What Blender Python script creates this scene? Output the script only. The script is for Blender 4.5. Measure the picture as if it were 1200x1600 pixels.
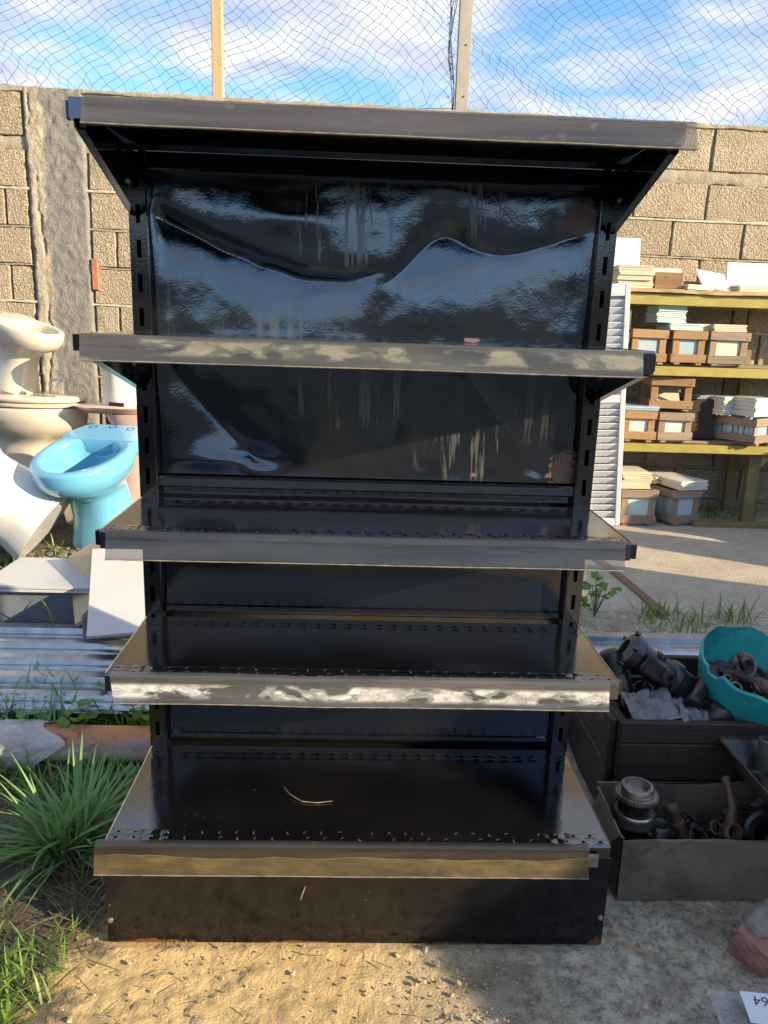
import bpy, bmesh, math, random
import numpy as np
from mathutils import Vector, Matrix, Euler

R = math.radians
scene = bpy.context.scene
for o in list(bpy.data.objects):
    bpy.data.objects.remove(o)
COL = scene.collection
random.seed(7)

# ---------------------------------------------------------------- camera
cam_d = bpy.data.cameras.new("camera")
cam = bpy.data.objects.new("camera", cam_d)
COL.objects.link(cam)
cam_d.sensor_fit = 'VERTICAL'
cam_d.sensor_height = 24.0
cam_d.lens = 24.0 * 1208.14 / 1600.0
cam_d.clip_start = 0.02
cam_d.clip_end = 500
_r = Vector((0.99903215, -0.02929473, 0.03281139))
_u = Vector((-0.02507209, 0.2336515, 0.9719971))
_f = Vector((0.03614082, 0.971879, -0.23269088))
cam.matrix_world = Matrix(((_r.x, _u.x, -_f.x, -0.0233), (_r.y, _u.y, -_f.y, -1.5505),
                           (_r.z, _u.z, -_f.z, 1.1256), (0, 0, 0, 1)))
scene.camera = cam

# ---------------------------------------------------------------- sun, sky, exposure
SUN_EL, SUN_AZ = 18.5, 63.0          # azimuth to the right of straight behind the camera
sd = Vector((math.sin(R(SUN_AZ)) * math.cos(R(SUN_EL)), -math.cos(R(SUN_AZ)) * math.cos(R(SUN_EL)), math.sin(R(SUN_EL))))
sun_d = bpy.data.lights.new("sun", 'SUN')
sun_d.energy = 3.7
sun_d.angle = R(0.53)
sun_d.color = (1.0, 0.81, 0.54)
sun = bpy.data.objects.new("sun", sun_d)
COL.objects.link(sun)
sun.rotation_euler = sd.to_track_quat('Z', 'Y').to_euler()

world = bpy.data.worlds.new("World")
scene.world = world
world.use_nodes = True
wn, wl = world.node_tree.nodes, world.node_tree.links
wn.clear()
w_out = wn.new('ShaderNodeOutputWorld')
w_bg = wn.new('ShaderNodeBackground')
w_bg.inputs['Strength'].default_value = 0.1
w_sky = wn.new('ShaderNodeTexSky')
w_sky.sky_type = 'NISHITA'
w_sky.sun_disc = False
w_sky.sun_elevation = R(SUN_EL)
w_sky.sun_rotation = R(180 - SUN_AZ)
w_tc = wn.new('ShaderNodeTexCoord')
w_sep = wn.new('ShaderNodeSeparateXYZ')
wl.new(w_tc.outputs['Generated'], w_sep.inputs[0])
w_den = wn.new('ShaderNodeMath'); w_den.operation = 'MAXIMUM'; w_den.inputs[1].default_value = 0.0
wl.new(w_sep.outputs['Z'], w_den.inputs[0])
w_add = wn.new('ShaderNodeMath'); w_add.operation = 'ADD'; w_add.inputs[1].default_value = 0.22
wl.new(w_den.outputs[0], w_add.inputs[0])
w_div = wn.new('ShaderNodeVectorMath'); w_div.operation = 'DIVIDE'
w_cmb = wn.new('ShaderNodeCombineXYZ')
for k in range(3):
    wl.new(w_add.outputs[0], w_cmb.inputs[k])
wl.new(w_tc.outputs['Generated'], w_div.inputs[0])
wl.new(w_cmb.outputs[0], w_div.inputs[1])
w_map = wn.new('ShaderNodeMapping')
w_map.inputs['Location'].default_value = (0.35, 0.9, 0.0)
w_map.inputs['Rotation'].default_value = (0, 0, R(-28))
w_map.inputs['Scale'].default_value = (1.0, 1.5, 0.0)
wl.new(w_div.outputs[0], w_map.inputs[0])
w_n1 = wn.new('ShaderNodeTexNoise')
w_n1.inputs['Scale'].default_value = 2.3
w_n1.inputs['Detail'].default_value = 9
w_n1.inputs['Roughness'].default_value = 0.6
w_n1.inputs['Distortion'].default_value = 0.35
wl.new(w_map.outputs[0], w_n1.inputs['Vector'])
w_rmp = wn.new('ShaderNodeValToRGB')
w_rmp.color_ramp.elements[0].position = 0.40
w_rmp.color_ramp.elements[0].color = (0.03, 0.03, 0.03, 1)
w_rmp.color_ramp.elements[1].position = 0.57
w_rmp.color_ramp.elements[1].color = (1, 1, 1, 1)
wl.new(w_n1.outputs['Fac'], w_rmp.inputs[0])
w_n2 = wn.new('ShaderNodeTexNoise')
w_n2.inputs['Scale'].default_value = 4.0
w_n2.inputs['Detail'].default_value = 6
wl.new(w_map.outputs[0], w_n2.inputs['Vector'])
w_cc = wn.new('ShaderNodeMixRGB')
w_cc.inputs[1].default_value = (1.95, 2.25, 2.95, 1)
w_cc.inputs[2].default_value = (3.25, 3.3, 3.45, 1)
w_r2 = wn.new('ShaderNodeMapRange')
w_r2.inputs['From Min'].default_value = 0.38
w_r2.inputs['From Max'].default_value = 0.6
wl.new(w_n2.outputs['Fac'], w_r2.inputs['Value'])
wl.new(w_r2.outputs[0], w_cc.inputs[0])
w_mix = wn.new('ShaderNodeMixRGB')
w_tint = wn.new('ShaderNodeMixRGB'); w_tint.blend_type = 'MULTIPLY'; w_tint.inputs[0].default_value = 1.0
w_tint.inputs[2].default_value = (0.58, 0.88, 1.25, 1)
wl.new(w_sky.outputs[0], w_tint.inputs[1])
wl.new(w_rmp.outputs[0], w_mix.inputs[0])
wl.new(w_tint.outputs[0], w_mix.inputs[1])
wl.new(w_cc.outputs[0], w_mix.inputs[2])
wl.new(w_mix.outputs[0], w_bg.inputs['Color'])
wl.new(w_bg.outputs[0], w_out.inputs[0])

vs = scene.view_settings
vs.view_transform = 'Standard'
vs.look = 'None'
vs.gamma = 1.0
vs.use_curve_mapping = False
vs.exposure = 1.65
scene.cycles.max_bounces = 8
scene.cycles.transparent_max_bounces = 12
scene.cycles.use_denoising = True

# ================================================================= helpers
def fbm2(x, y, seed=0, octaves=4, lac=2.0, gain=0.5):
    x = np.asarray(x, float); y = np.asarray(y, float)
    tot = np.zeros(np.broadcast(x, y).shape); amp = 1.0; s = 0
    def h(i, j, k):
        n = (i * 374761393 + j * 668265263 + k * 1442695041) & 0xffffffff
        n = ((n ^ (n >> 13)) * 1274126177) & 0xffffffff
        return ((n ^ (n >> 16)) & 0xffff) / 65535.0
    for o_ in range(octaves):
        xi = np.floor(x).astype(np.int64); yi = np.floor(y).astype(np.int64)
        fx = x - xi; fy = y - yi
        fx = fx * fx * (3 - 2 * fx); fy = fy * fy * (3 - 2 * fy)
        k = seed + o_ * 17
        v = (h(xi, yi, k) * (1 - fx) + h(xi + 1, yi, k) * fx) * (1 - fy) + (h(xi, yi + 1, k) * (1 - fx) + h(xi + 1, yi + 1, k) * fx) * fy
        tot = tot + amp * (v - 0.5); s += amp; amp *= gain; x = x * lac + 3.1; y = y * lac + 1.7
    return tot / s * 2


def sstep(a, b, x):
    t = np.clip((x - a) / (b - a), 0, 1)
    return t * t * (3 - 2 * t)


def terrain(x, y):
    """height of the yard: flat under the shelf unit, a gentle rise towards the wall"""
    z = 0.145 * sstep(0.12, 1.0, np.asarray(y, float))
    z = z + 0.045 * sstep(1.2, 1.7, np.asarray(y, float)) * sstep(0.0, -0.9, np.asarray(x, float))
    return z


def tz(x, y):
    return float(terrain(x, y))


class MB:
    def __init__(s):
        s.v = []; s.f = []
    def add(s, vs_, fs_, M=None):
        b = len(s.v)
        if M is not None:
            vs_ = [tuple(M @ Vector(p)) for p in vs_]
        s.v += [tuple(p) for p in vs_]
        s.f += [tuple(i + b for i in f) for f in fs_]
        return s
    def box(s, c, d, M=None, bev=0.0, taper=None):
        x, y, z = d[0] / 2, d[1] / 2, d[2] / 2
        if bev <= 0:
            vv = [(c[0] + a * x, c[1] + b * y, c[2] + e * z) for a in (-1, 1) for b in (-1, 1) for e in (-1, 1)]
            ff = [(0, 1, 3, 2), (4, 6, 7, 5), (0, 4, 5, 1), (2, 3, 7, 6), (0, 2, 6, 4), (1, 5, 7, 3)]
            return s.add(vv, ff, M)
        bm = bmesh.new()
        bmesh.ops.create_cube(bm, size=1.0)
        for v in bm.verts:
            v.co = Vector((v.co.x * d[0], v.co.y * d[1], v.co.z * d[2]))
        bmesh.ops.bevel(bm, geom=list(bm.edges), offset=bev, segments=1, affect='EDGES')
        bm.verts.index_update()
        vv = [(v.co.x + c[0], v.co.y + c[1], v.co.z + c[2]) for v in bm.verts]
        ff = [[v.index for v in f.verts] for f in bm.faces]
        bm.free()
        return s.add(vv, ff, M)
    def tube(s, path, rad, n=8, cap=True, M=None):
        path = [Vector(p) for p in path]
        if not hasattr(rad, '__len__'):
            rad = [rad] * len(path)
        vv = []; ff = []
        prev = None
        for i, p in enumerate(path):
            t = (path[min(i + 1, len(path) - 1)] - path[max(i - 1, 0)]).normalized()
            if prev is None:
                a = t.orthogonal().normalized()
            else:
                a = (prev - t * prev.dot(t))
                a = a.normalized() if a.length > 1e-6 else t.orthogonal().normalized()
            prev = a
            b = t.cross(a)
            for k in range(n):
                an = 2 * math.pi * k / n
                vv.append(p + (a * math.cos(an) + b * math.sin(an)) * rad[i])
        for i in range(len(path) - 1):
            for k in range(n):
                ff.append((i * n + k, i * n + (k + 1) % n, (i + 1) * n + (k + 1) % n, (i + 1) * n + k))
        if cap:
            ff.append(tuple(range(n - 1, -1, -1)))
            ff.append(tuple(range((len(path) - 1) * n, len(path) * n)))
        return s.add(vv, ff, M)
    def lathe(s, prof, n=24, M=None, closed=False):
        """prof: list of (r, z)"""
        vv = []; ff = []
        for r_, z_ in prof:
            for k in range(n):
                an = 2 * math.pi * k / n
                vv.append((r_ * math.cos(an), r_ * math.sin(an), z_))
        m = len(prof)
        for i in range(m - 1 + (1 if closed else 0)):
            j = (i + 1) % m
            for k in range(n):
                ff.append((i * n + k, i * n + (k + 1) % n, j * n + (k + 1) % n, j * n + k))
        if not closed:
            if prof[0][0] > 1e-5: ff.append(tuple(range(n - 1, -1, -1)))
            if prof[-1][0] > 1e-5: ff.append(tuple(range((m - 1) * n, m * n)))
        return s.add(vv, ff, M)
    def rings(s, rr, cap0=True, cap1=True, M=None):
        n = len(rr[0]); vv = [p for r_ in rr for p in r_]; ff = []
        for i in range(len(rr) - 1):
            for k in range(n):
                ff.append((i * n + k, i * n + (k + 1) % n, (i + 1) * n + (k + 1) % n, (i + 1) * n + k))
        if cap0: ff.append(tuple(range(n - 1, -1, -1)))
        if cap1: ff.append(tuple(range((len(rr) - 1) * n, len(rr) * n)))
        return s.add(vv, ff, M)
    def prism(s, poly, h, M=None):
        """poly in xy, from z=0 to h"""
        n = len(poly)
        vv = [(p[0], p[1], 0) for p in poly] + [(p[0], p[1], h) for p in poly]
        ff = [tuple(range(n - 1, -1, -1)), tuple(range(n, 2 * n))]
        ff += [(k, (k + 1) % n, n + (k + 1) % n, n + k) for k in range(n)]
        return s.add(vv, ff, M)
    def grid(s, P):
        """P: array (a, b, 3)"""
        a, b = P.shape[:2]
        base = len(s.v)
        s.v += [tuple(p) for p in P.reshape(-1, 3).tolist()]
        for i in range(a - 1):
            for j in range(b - 1):
                q = base + i * b + j
                s.f.append((q, q + b, q + b + 1, q + 1))
        return s
    def mesh(s, name, mat=None, smooth=None):
        me = bpy.data.meshes.new(name)
        me.from_pydata(s.v, [], s.f)
        if smooth is not None:
            me.polygons.foreach_set('use_smooth', [True] * len(me.polygons))
            if smooth < 179:
                me.set_sharp_from_angle(angle=R(smooth))
        if mat is not None:
            me.materials.append(mat)
        me.update()
        return me
    def build(s, name, mat, parent=None, smooth=None, M=None, fixn=True):
        me = s.mesh(name, mat, smooth)
        if fixn:
            bm = bmesh.new(); bm.from_mesh(me)
            bmesh.ops.recalc_face_normals(bm, faces=bm.faces)
            bm.to_mesh(me); bm.free()
        return link(name, me, parent, M)


def link(name, me, parent=None, M=None):
    o = bpy.data.objects.new(name, me)
    COL.objects.link(o)
    if parent is not None:
        o.parent = parent
    if M is not None:
        o.matrix_local = M
    return o


def thing(name, label, cat, loc=(0, 0, 0), rot=(0, 0, 0), group=None):
    o = bpy.data.objects.new(name, None)
    COL.objects.link(o)
    o.location = loc
    o.rotation_euler = rot
    o.empty_display_size = 0.05
    return tag(o, label, cat, group)


def tag(o, label=None, cat=None, group=None, kind=None):
    if label: o['label'] = label
    if cat: o['category'] = cat
    if group: o['group'] = group
    if kind: o['kind'] = kind
    return o


def TR(loc=(0, 0, 0), rot=(0, 0, 0), sc=1.0):
    return Matrix.LocRotScale(Vector(loc), Euler(rot), Vector((sc, sc, sc)) if not hasattr(sc, '__len__') else Vector(sc))


# ================================================================= materials
class NT:
    def __init__(s, name):
        s.m = bpy.data.materials.new(name); s.m.use_nodes = True
        s.t = s.m.node_tree; s.n = s.t.nodes; s.l = s.t.links
        s.n.clear()
        s.out = s.n.new('ShaderNodeOutputMaterial')
        s.b = s.n.new('ShaderNodeBsdfPrincipled')
        s.l.new(s.b.outputs[0], s.out.inputs[0])
        s.tc = s.n.new('ShaderNodeTexCoord')
    def put(s, sock, val):
        if isinstance(val, bpy.types.NodeSocket):
            s.l.new(val, sock)
        elif hasattr(val, '__len__') and len(val) == 3 and sock.type == 'RGBA':
            sock.default_value = (*val, 1)
        else:
            sock.default_value = val
    def set(s, **k):
        names = dict(col='Base Color', rough='Roughness', metal='Metallic', ior='IOR', coat='Coat Weight', coatr='Coat Roughness',
                     trans='Transmission Weight', alpha='Alpha', spec='Specular IOR Level', sss='Subsurface Weight', normal='Normal', sheen='Sheen Weight')
        for a, v in k.items():
            s.put(s.b.inputs[names[a]], v)
        return s
    def map(s, scale=(1, 1, 1), loc=(0, 0, 0), rot=(0, 0, 0), src='Object'):
        m = s.n.new('ShaderNodeMapping')
        m.inputs['Scale'].default_value = scale if hasattr(scale, '__len__') else (scale,) * 3
        m.inputs['Location'].default_value = loc
        m.inputs['Rotation'].default_value = rot
        s.l.new(s.tc.outputs[src], m.inputs[0])
        return m.outputs[0]
    def noise(s, scale, detail=4, rough=0.55, vec=None, dist=0.0, col=False):
        n = s.n.new('ShaderNodeTexNoise')
        n.inputs['Scale'].default_value = scale; n.inputs['Detail'].default_value = detail
        n.inputs['Roughness'].default_value = rough; n.inputs['Distortion'].default_value = dist
        s.l.new(vec if vec is not None else s.tc.outputs['Object'], n.inputs['Vector'])
        return n.outputs['Color' if col else 'Fac']
    def vor(s, scale, vec=None, out='Distance', feat='F1'):
        n = s.n.new('ShaderNodeTexVoronoi'); n.feature = feat
        n.inputs['Scale'].default_value = scale
        s.l.new(vec if vec is not None else s.tc.outputs['Object'], n.inputs['Vector'])
        return n.outputs[out]
    def ramp(s, fac, stops):
        n = s.n.new('ShaderNodeValToRGB')
        e = n.color_ramp.elements
        while len(e) < len(stops): e.new(0.5)
        for i, (p, c) in enumerate(stops):
            e[i].position = p
            e[i].color = (*c, 1) if hasattr(c, '__len__') else (c, c, c, 1)
        s.put(n.inputs[0], fac)
        return n.outputs[0]
    def mix(s, fac, a, b, mode='MIX'):
        n = s.n.new('ShaderNodeMixRGB'); n.blend_type = mode
        s.put(n.inputs[0], fac); s.put(n.inputs[1], a); s.put(n.inputs[2], b)
        return n.outputs[0]
    def math(s, op, a, b=0.0, clamp=False):
        n = s.n.new('ShaderNodeMath'); n.operation = op; n.use_clamp = clamp
        s.put(n.inputs[0], a); s.put(n.inputs[1], b)
        return n.outputs[0]
    def rng(s, v, a, b, c=0.0, d=1.0):
        n = s.n.new('ShaderNodeMapRange')
        s.put(n.inputs['Value'], v)
        for k, q in zip(('From Min', 'From Max', 'To Min', 'To Max'), (a, b, c, d)):
            n.inputs[k].default_value = q
        return n.outputs[0]
    def sep(s, src='Object'):
        n = s.n.new('ShaderNodeSeparateXYZ'); s.l.new(s.tc.outputs[src], n.inputs[0])
        return n.outputs
    def blob(s, c, rad):
        """1 inside an ellipsoid (object coordinates), falling to 0"""
        m = s.n.new('ShaderNodeVectorMath'); m.operation = 'SUBTRACT'
        s.l.new(s.tc.outputs['Object'], m.inputs[0]); m.inputs[1].default_value = c
        d = s.n.new('ShaderNodeVectorMath'); d.operation = 'DIVIDE'
        s.l.new(m.outputs[0], d.inputs[0]); d.inputs[1].default_value = rad
        ln = s.n.new('ShaderNodeVectorMath'); ln.operation = 'LENGTH'
        s.l.new(d.outputs[0], ln.inputs[0])
        return s.rng(ln.outputs['Value'], 1.0, 0.0)
    def rnd(s):
        return s.n.new('ShaderNodeObjectInfo').outputs['Random']
    def bump(s, h, strength=0.3, dist=0.01, normal=None):
        n = s.n.new('ShaderNodeBump')
        n.inputs['Strength'].default_value = strength; n.inputs['Distance'].default_value = dist
        s.put(n.inputs['Height'], h)
        if normal is not None: s.l.new(normal, n.inputs['Normal'])
        s.l.new(n.outputs[0], s.b.inputs['Normal'])
        return n.outputs[0]


def simple(name, c1, c2, scale=8, rough=0.7, bump=0.0, bscale=60, metal=0.0, vary=0.0, dist=0.004, **k):
    t = NT(name)
    c = t.mix(t.rng(t.noise(scale, 6), 0.3, 0.7), c1, c2)
    if vary:
        c = t.mix(t.math('MULTIPLY', t.rnd(), vary), c, (0.02, 0.015, 0.01))
    t.set(col=c, rough=rough, metal=metal, **k)
    if bump:
        t.bump(t.noise(bscale, 6, 0.7), bump, dist)
    return t.m


# black gloss paint, wet in places
def black_paint(name, streaks=None, rust=(), dust=0.12, seed=0.0, ior=1.75, tint=None):
    t = NT(name)
    v = t.map((1, 1, 1), (seed, seed, seed))
    n1 = t.noise(5, 6, 0.6, v)
    vd = t.map((62, 62, 3.2), (seed, 0, seed))
    st = t.noise(1.0, 5, 0.65, vd)
    dustm = t.rng(n1, 0.42, 0.7)
    rough = t.rng(n1, 0.35, 0.75, 0.02, 0.12)
    col = t.mix(t.math('MULTIPLY', dustm, dust), (0.004, 0.0042, 0.0055), (0.045, 0.04, 0.034))
    if streaks:
        sm = t.ramp(st, [(0.545, 0.0), (0.575, 1.0)])
        area = t.math('MULTIPLY', t.rng(t.noise(2.3, 3, 0.5, v), 0.5, 0.62), 0.5)
        for c_, r_ in streaks:
            area = t.math('MAXIMUM', area, t.rng(t.blob(c_, r_), 0.0, 0.25))
        sm = t.math('MULTIPLY', sm, area)
        rough = t.math('ADD', rough, t.math('MULTIPLY', sm, 0.25))
        col = t.mix(t.math('MULTIPLY', sm, 0.75), col, (0.085, 0.078, 0.07))
    sp = t.ramp(t.vor(55, v), [(0.0, 1.0), (0.07, 0.0)])
    spm = t.math('MULTIPLY', sp, t.rng(t.noise(3, 2, 0.5, v), 0.55, 0.66))
    col = t.mix(spm, col, (0.35, 0.34, 0.31))
    for c, r_, rc in rust:
        bl = t.blob(c, r_)
        rm = t.math('ADD', bl, t.rng(t.noise(22, 8, 0.75), 0.3, 0.7, -0.5, 0.35))
        rm = t.ramp(rm, [(0.38, 0.0), (0.5, 1.0)])
        rm = t.math('MULTIPLY', rm, t.rng(bl, 0.0, 0.1))
        col = t.mix(rm, col, rc)
        rough = t.math('ADD', rough, t.math('MULTIPLY', rm, 0.5))
    t.set(col=col, rough=rough, ior=ior)
    if tint:
        t.b.inputs['Specular Tint'].default_value = (*tint, 1)  # puts the blue of a clear sky reflection into the paint
    nb = t.math('ADD', t.noise(190, 3, 0.6, v), t.math('MULTIPLY', t.noise(14, 2, 0.5, v), 1.2))
    t.bump(nb, 0.13, 0.0014)
    return t.m


RUSTC = (0.12, 0.042, 0.017)
M = {}
M['paint'] = black_paint('black_paint')
M['paint_shelf'] = black_paint('black_shelf_paint', dust=0.10, seed=3.3, ior=2.3)
M['paint_panelA'] = black_paint('black_panel_paint', [((-0.06, 0, 1.31), (0.11, 1, 0.09)), ((0.19, 0, 1.35), (0.07, 1, 0.06))], rust=[((0.392, 0.0, 1.335), (0.075, 1, 0.06), (0.11, 0.04, 0.016)), ((0.2, 0, 1.105), (0.04, 1, 0.010), RUSTC)], dust=0.15, seed=1.1, ior=2.15, tint=(0.74, 0.88, 1.0))
M['paint_panelB'] = black_paint('black_panel_paint_low', [((-0.04, 0, 1.0), (0.14, 1, 0.10)), ((0.2, 0, 0.87), (0.12, 1, 0.06))], rust=[((0.405, 0.0, 0.85), (0.07, 1, 0.085), (0.16, 0.055, 0.018)), ((0.22, 0, 0.832), (0.02, 1, 0.012), RUSTC)], dust=0.18, seed=2.7, ior=2.0, tint=(0.80, 0.90, 1.0))
M['paint_plinth'] = black_paint('black_plinth_paint', None, rust=[((-0.36, -0.33, 0.0), (0.16, 1, 0.016), RUSTC), ((-0.1, -0.33, 0.0), (0.12, 1, 0.010), RUSTC),
                               ((0.18, -0.33, 0.0), (0.14, 1, 0.010), RUSTC), ((0.462, -0.33, 0.0), (0.055, 1, 0.05), RUSTC), ((0.468, -0.33, 0.06), (0.02, 1, 0.05), RUSTC)], dust=0.10, seed=5.1, ior=1.5)
M['lip'] = simple('hole_glint_metal', (0.75, 0.73, 0.68), (0.55, 0.53, 0.5), 200, 0.35, metal=0.5)  # pale metal for the glints painted round the punched holes
M['bolt'] = simple('bolt_zinc', (0.5, 0.5, 0.48), (0.3, 0.3, 0.28), 90, 0.35, metal=0.9)


def rail_mat(name, tint, res, lo, hi, thr, seed, amount=1.0, wavy=None, thr2=0.12, rough=0.10, seethru=0.35):
    """clear plastic price strip with old glue residue; lo/hi: band in z that the residue fills"""
    t = NT(name)
    v = t.map((11.0, 1, 24), (seed, 0, seed * 1.7))
    n = t.noise(1.0, 3.5, 0.55, v, 0.3)
    n2 = t.noise(30, 6, 0.75, t.map((1, 1, 2.2), (seed, 0, 0)))
    z = t.sep()[2]
    band = t.math('MULTIPLY', t.rng(z, lo, lo + 0.006), t.rng(z, hi, hi - 0.006))
    m = t.ramp(n, [(thr, 0.0), (thr + 0.035, 1.0)])
    m = t.math('MULTIPLY', m, band)
    m = t.math('MULTIPLY', m, t.ramp(n2, [(0.28, 0.25), (0.28 + thr2, 1.0)]))
    m = t.math('MULTIPLY', m, amount)
    if wavy:
        # settled dirt behind the strip: a sinuous upper limit, streaky inside
        zl = t.math('ADD', t.math('MULTIPLY', t.rng(t.noise(1.0, 3, 0.5, t.map((5.0, 0, 0), (seed, 0, 0))), 0.3, 0.7, -1, 1), wavy[1]), wavy[0])
        body = t.rng(t.math('SUBTRACT', zl, z), -0.0006, 0.0006)
        st_ = t.rng(t.noise(1.0, 5, 0.65, t.map((7, 1, 30), (seed, 0, 0)), 0.8), 0.32, 0.68, 0.3, 1.0)
        m = t.math('MULTIPLY', t.math('MULTIPLY', body, st_), amount)
        line = t.rng(t.math('ABSOLUTE', t.math('SUBTRACT', zl, z)), 0.0014, 0.0)
        m = t.math('MAXIMUM', m, t.math('MULTIPLY', line, 0.9))
    edge = t.ramp(n, [(thr - 0.03, 0.0), (thr, 1.0), (thr + 0.03, 0.0)])
    if not wavy:
        m = t.math('MAXIMUM', m, t.math('MULTIPLY', t.math('MULTIPLY', edge, band), 0.5 * amount))
    pit = t.ramp(t.vor(420, None), [(0.10, 0.35), (0.22, 1.0)])
    m = t.math('MULTIPLY', m, pit)
    scr = t.ramp(t.noise(1.0, 4, 0.7, t.map((14, 1, 420), (seed, 3, 0))), [(0.60, 0.0), (0.66, 0.14)])
    m = t.math('MAXIMUM', m, scr)
    c = t.mix(t.rng(t.noise(3, 4, 0.6, t.map((1, 1, 12), (seed, 0, 0))), 0.35, 0.65), tint, tuple(k * 0.5 for k in tint))
    res_v = t.mix(t.rng(t.noise(1.0, 5, 0.7, t.map((24, 1, 60), (seed, 1, 2))), 0.35, 0.68), res, tuple(k * 0.5 for k in res))
    c = t.mix(m, c, res_v)
    t.set(col=c, rough=t.math('ADD', t.math('MULTIPLY', m, 0.22), rough), ior=1.7)
    tr = t.n.new('ShaderNodeBsdfTransparent'); tr.inputs[0].default_value = (0.9, 0.9, 0.88, 1)
    mx = t.n.new('ShaderNodeMixShader')
    t.put(mx.inputs[0], t.math('MULTIPLY', t.math('SUBTRACT', 1.0, m), seethru))
    t.l.new(t.b.outputs[0], mx.inputs[1]); t.l.new(tr.outputs[0], mx.inputs[2])
    t.l.new(mx.outputs[0], t.out.inputs[0])
    t.bump(t.noise(6, 2, 0.5, t.map((1, 1, 6))), 0.25, 0.004)
    return t.m


M['rail_edge'] = simple('rail_edge_plastic', (0.25, 0.22, 0.17), (0.11, 0.10, 0.08), 60, 0.3)

# concrete blocks
t = NT('concrete_block')
rn = t.rnd()
off = t.n.new('ShaderNodeCombineXYZ')
for k in range(3): t.l.new(t.math('MULTIPLY', rn, 7.0 + 5 * k), off.inputs[k])
va = t.n.new('ShaderNodeVectorMath'); va.operation = 'ADD'
t.l.new(t.tc.outputs['Object'], va.inputs[0]); t.l.new(off.outputs[0], va.inputs[1])
v = va.outputs[0]
agg = t.vor(105, v, 'Distance')
base = t.mix(t.rng(t.noise(4.5, 5, 0.6, v), 0.32, 0.68), (0.36, 0.29, 0.20), (0.47, 0.40, 0.29))
base = t.mix(t.rng(rn, 0, 1, 0, 0.6), base, (0.32, 0.275, 0.20))
rn2 = t.math('FRACT', t.math('MULTIPLY', rn, 13.7))
base = t.mix(t.rng(rn2, 0.5, 1, 0, 0.35), base, (0.50, 0.36, 0.24))
spk = t.noise(125, 4, 0.85, v)
base = t.mix(t.rng(spk, 0.38, 0.53, 0.8, 0.0), base, (0.13, 0.10, 0.065))
base = t.mix(t.rng(spk, 0.55, 0.66, 0, 0.75), base, (0.66, 0.58, 0.44))
t.set(col=base, rough=0.95, spec=0.2)
hh = t.math('ADD', t.math('MULTIPLY', agg, 0.8), t.math('MULTIPLY', t.noise(60, 5, 0.8, v), 1.2))
t.bump(hh, 0.9, 0.007)
M['block'] = t.m
M['mortar'] = simple('mortar', (0.40, 0.355, 0.265), (0.29, 0.255, 0.19), 22, 0.95, 1.0, 70, dist=0.007, spec=0.2)
M['mortar_light'] = simple('pale_mortar', (0.60, 0.55, 0.42), (0.42, 0.38, 0.28), 40, 0.95, 1.0, 60, dist=0.007, spec=0.2)
M['cement'] = simple('cement_render', (0.50, 0.46, 0.395), (0.38, 0.35, 0.30), 9, 0.95, 0.8, 60, dist=0.008, spec=0.2)
t = NT('tie_column_painted_shade')  # a post's cast shadow is painted into the cement as a grey band
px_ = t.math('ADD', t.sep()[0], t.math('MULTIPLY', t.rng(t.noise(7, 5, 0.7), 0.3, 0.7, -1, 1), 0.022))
tan = t.rng(px_, -1.655, -1.675)  # left strip keeps the sunlit tan beside the painted shadow
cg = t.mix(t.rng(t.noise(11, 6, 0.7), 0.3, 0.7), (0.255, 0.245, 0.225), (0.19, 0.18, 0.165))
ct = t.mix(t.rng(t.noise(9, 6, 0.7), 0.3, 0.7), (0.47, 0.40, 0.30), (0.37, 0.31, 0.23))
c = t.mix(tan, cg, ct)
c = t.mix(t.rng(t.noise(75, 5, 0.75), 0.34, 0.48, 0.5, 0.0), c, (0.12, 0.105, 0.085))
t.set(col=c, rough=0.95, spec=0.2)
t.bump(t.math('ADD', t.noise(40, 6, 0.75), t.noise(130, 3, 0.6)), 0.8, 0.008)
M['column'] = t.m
M['redbrick'] = simple('red_brick', (0.42, 0.16, 0.08), (0.30, 0.12, 0.065), 20, 0.9, 0.5, 60)

# yard ground
t = NT('yard_soil')
pos = t.sep()
n_big = t.noise(2.2, 5, 0.6)
n_mid = t.noise(14, 6, 0.7)
n_fine = t.noise(110, 5, 0.8)
c = t.mix(t.rng(n_big, 0.35, 0.65), (0.56, 0.40, 0.185), (0.70, 0.50, 0.235))
c = t.mix(t.rng(n_mid, 0.45, 0.72, 0, 0.4), c, (0.33, 0.24, 0.13))
c = t.mix(t.rng(t.noise(42, 5, 0.7), 0.38, 0.52, 0.4, 0.0), c, (0.27, 0.195, 0.11))
c = t.mix(t.rng(n_fine, 0.52, 0.72, 0, 0.5), c, (0.56, 0.44, 0.27))
c = t.mix(t.rng(n_fine, 0.30, 0.45, 0.3, 0.0), c, (0.12, 0.09, 0.06))
grey = t.rng(t.math('ADD', pos[0], t.math('MULTIPLY', t.rng(n_big, 0.3, 0.7, -0.5, 0.5), 0.3)), 0.0, 0.35)
cg = t.mix(t.rng(n_mid, 0.35, 0.68), (0.46, 0.385, 0.275), (0.66, 0.57, 0.42))
cg = t.mix(t.rng(t.noise(38, 6, 0.75), 0.40, 0.55, 0.75, 0.0), cg, (0.16, 0.14, 0.11))
cg = t.mix(t.rng(t.noise(7, 5, 0.6, t.map((1, 1, 1), (7, 7, 0))), 0.52, 0.66, 0, 0.55), cg, (0.24, 0.185, 0.14))
cg = t.mix(t.rng(t.noise(240, 3, 0.7), 0.57, 0.66, 0, 0.7), cg, (0.62, 0.57, 0.47))
cg = t.mix(t.rng(n_fine, 0.56, 0.72, 0, 0.7), cg, (0.60, 0.55, 0.45))
cg = t.mix(t.rng(n_fine, 0.30, 0.46, 0.8, 0.0), cg, (0.08, 0.07, 0.055))
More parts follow.
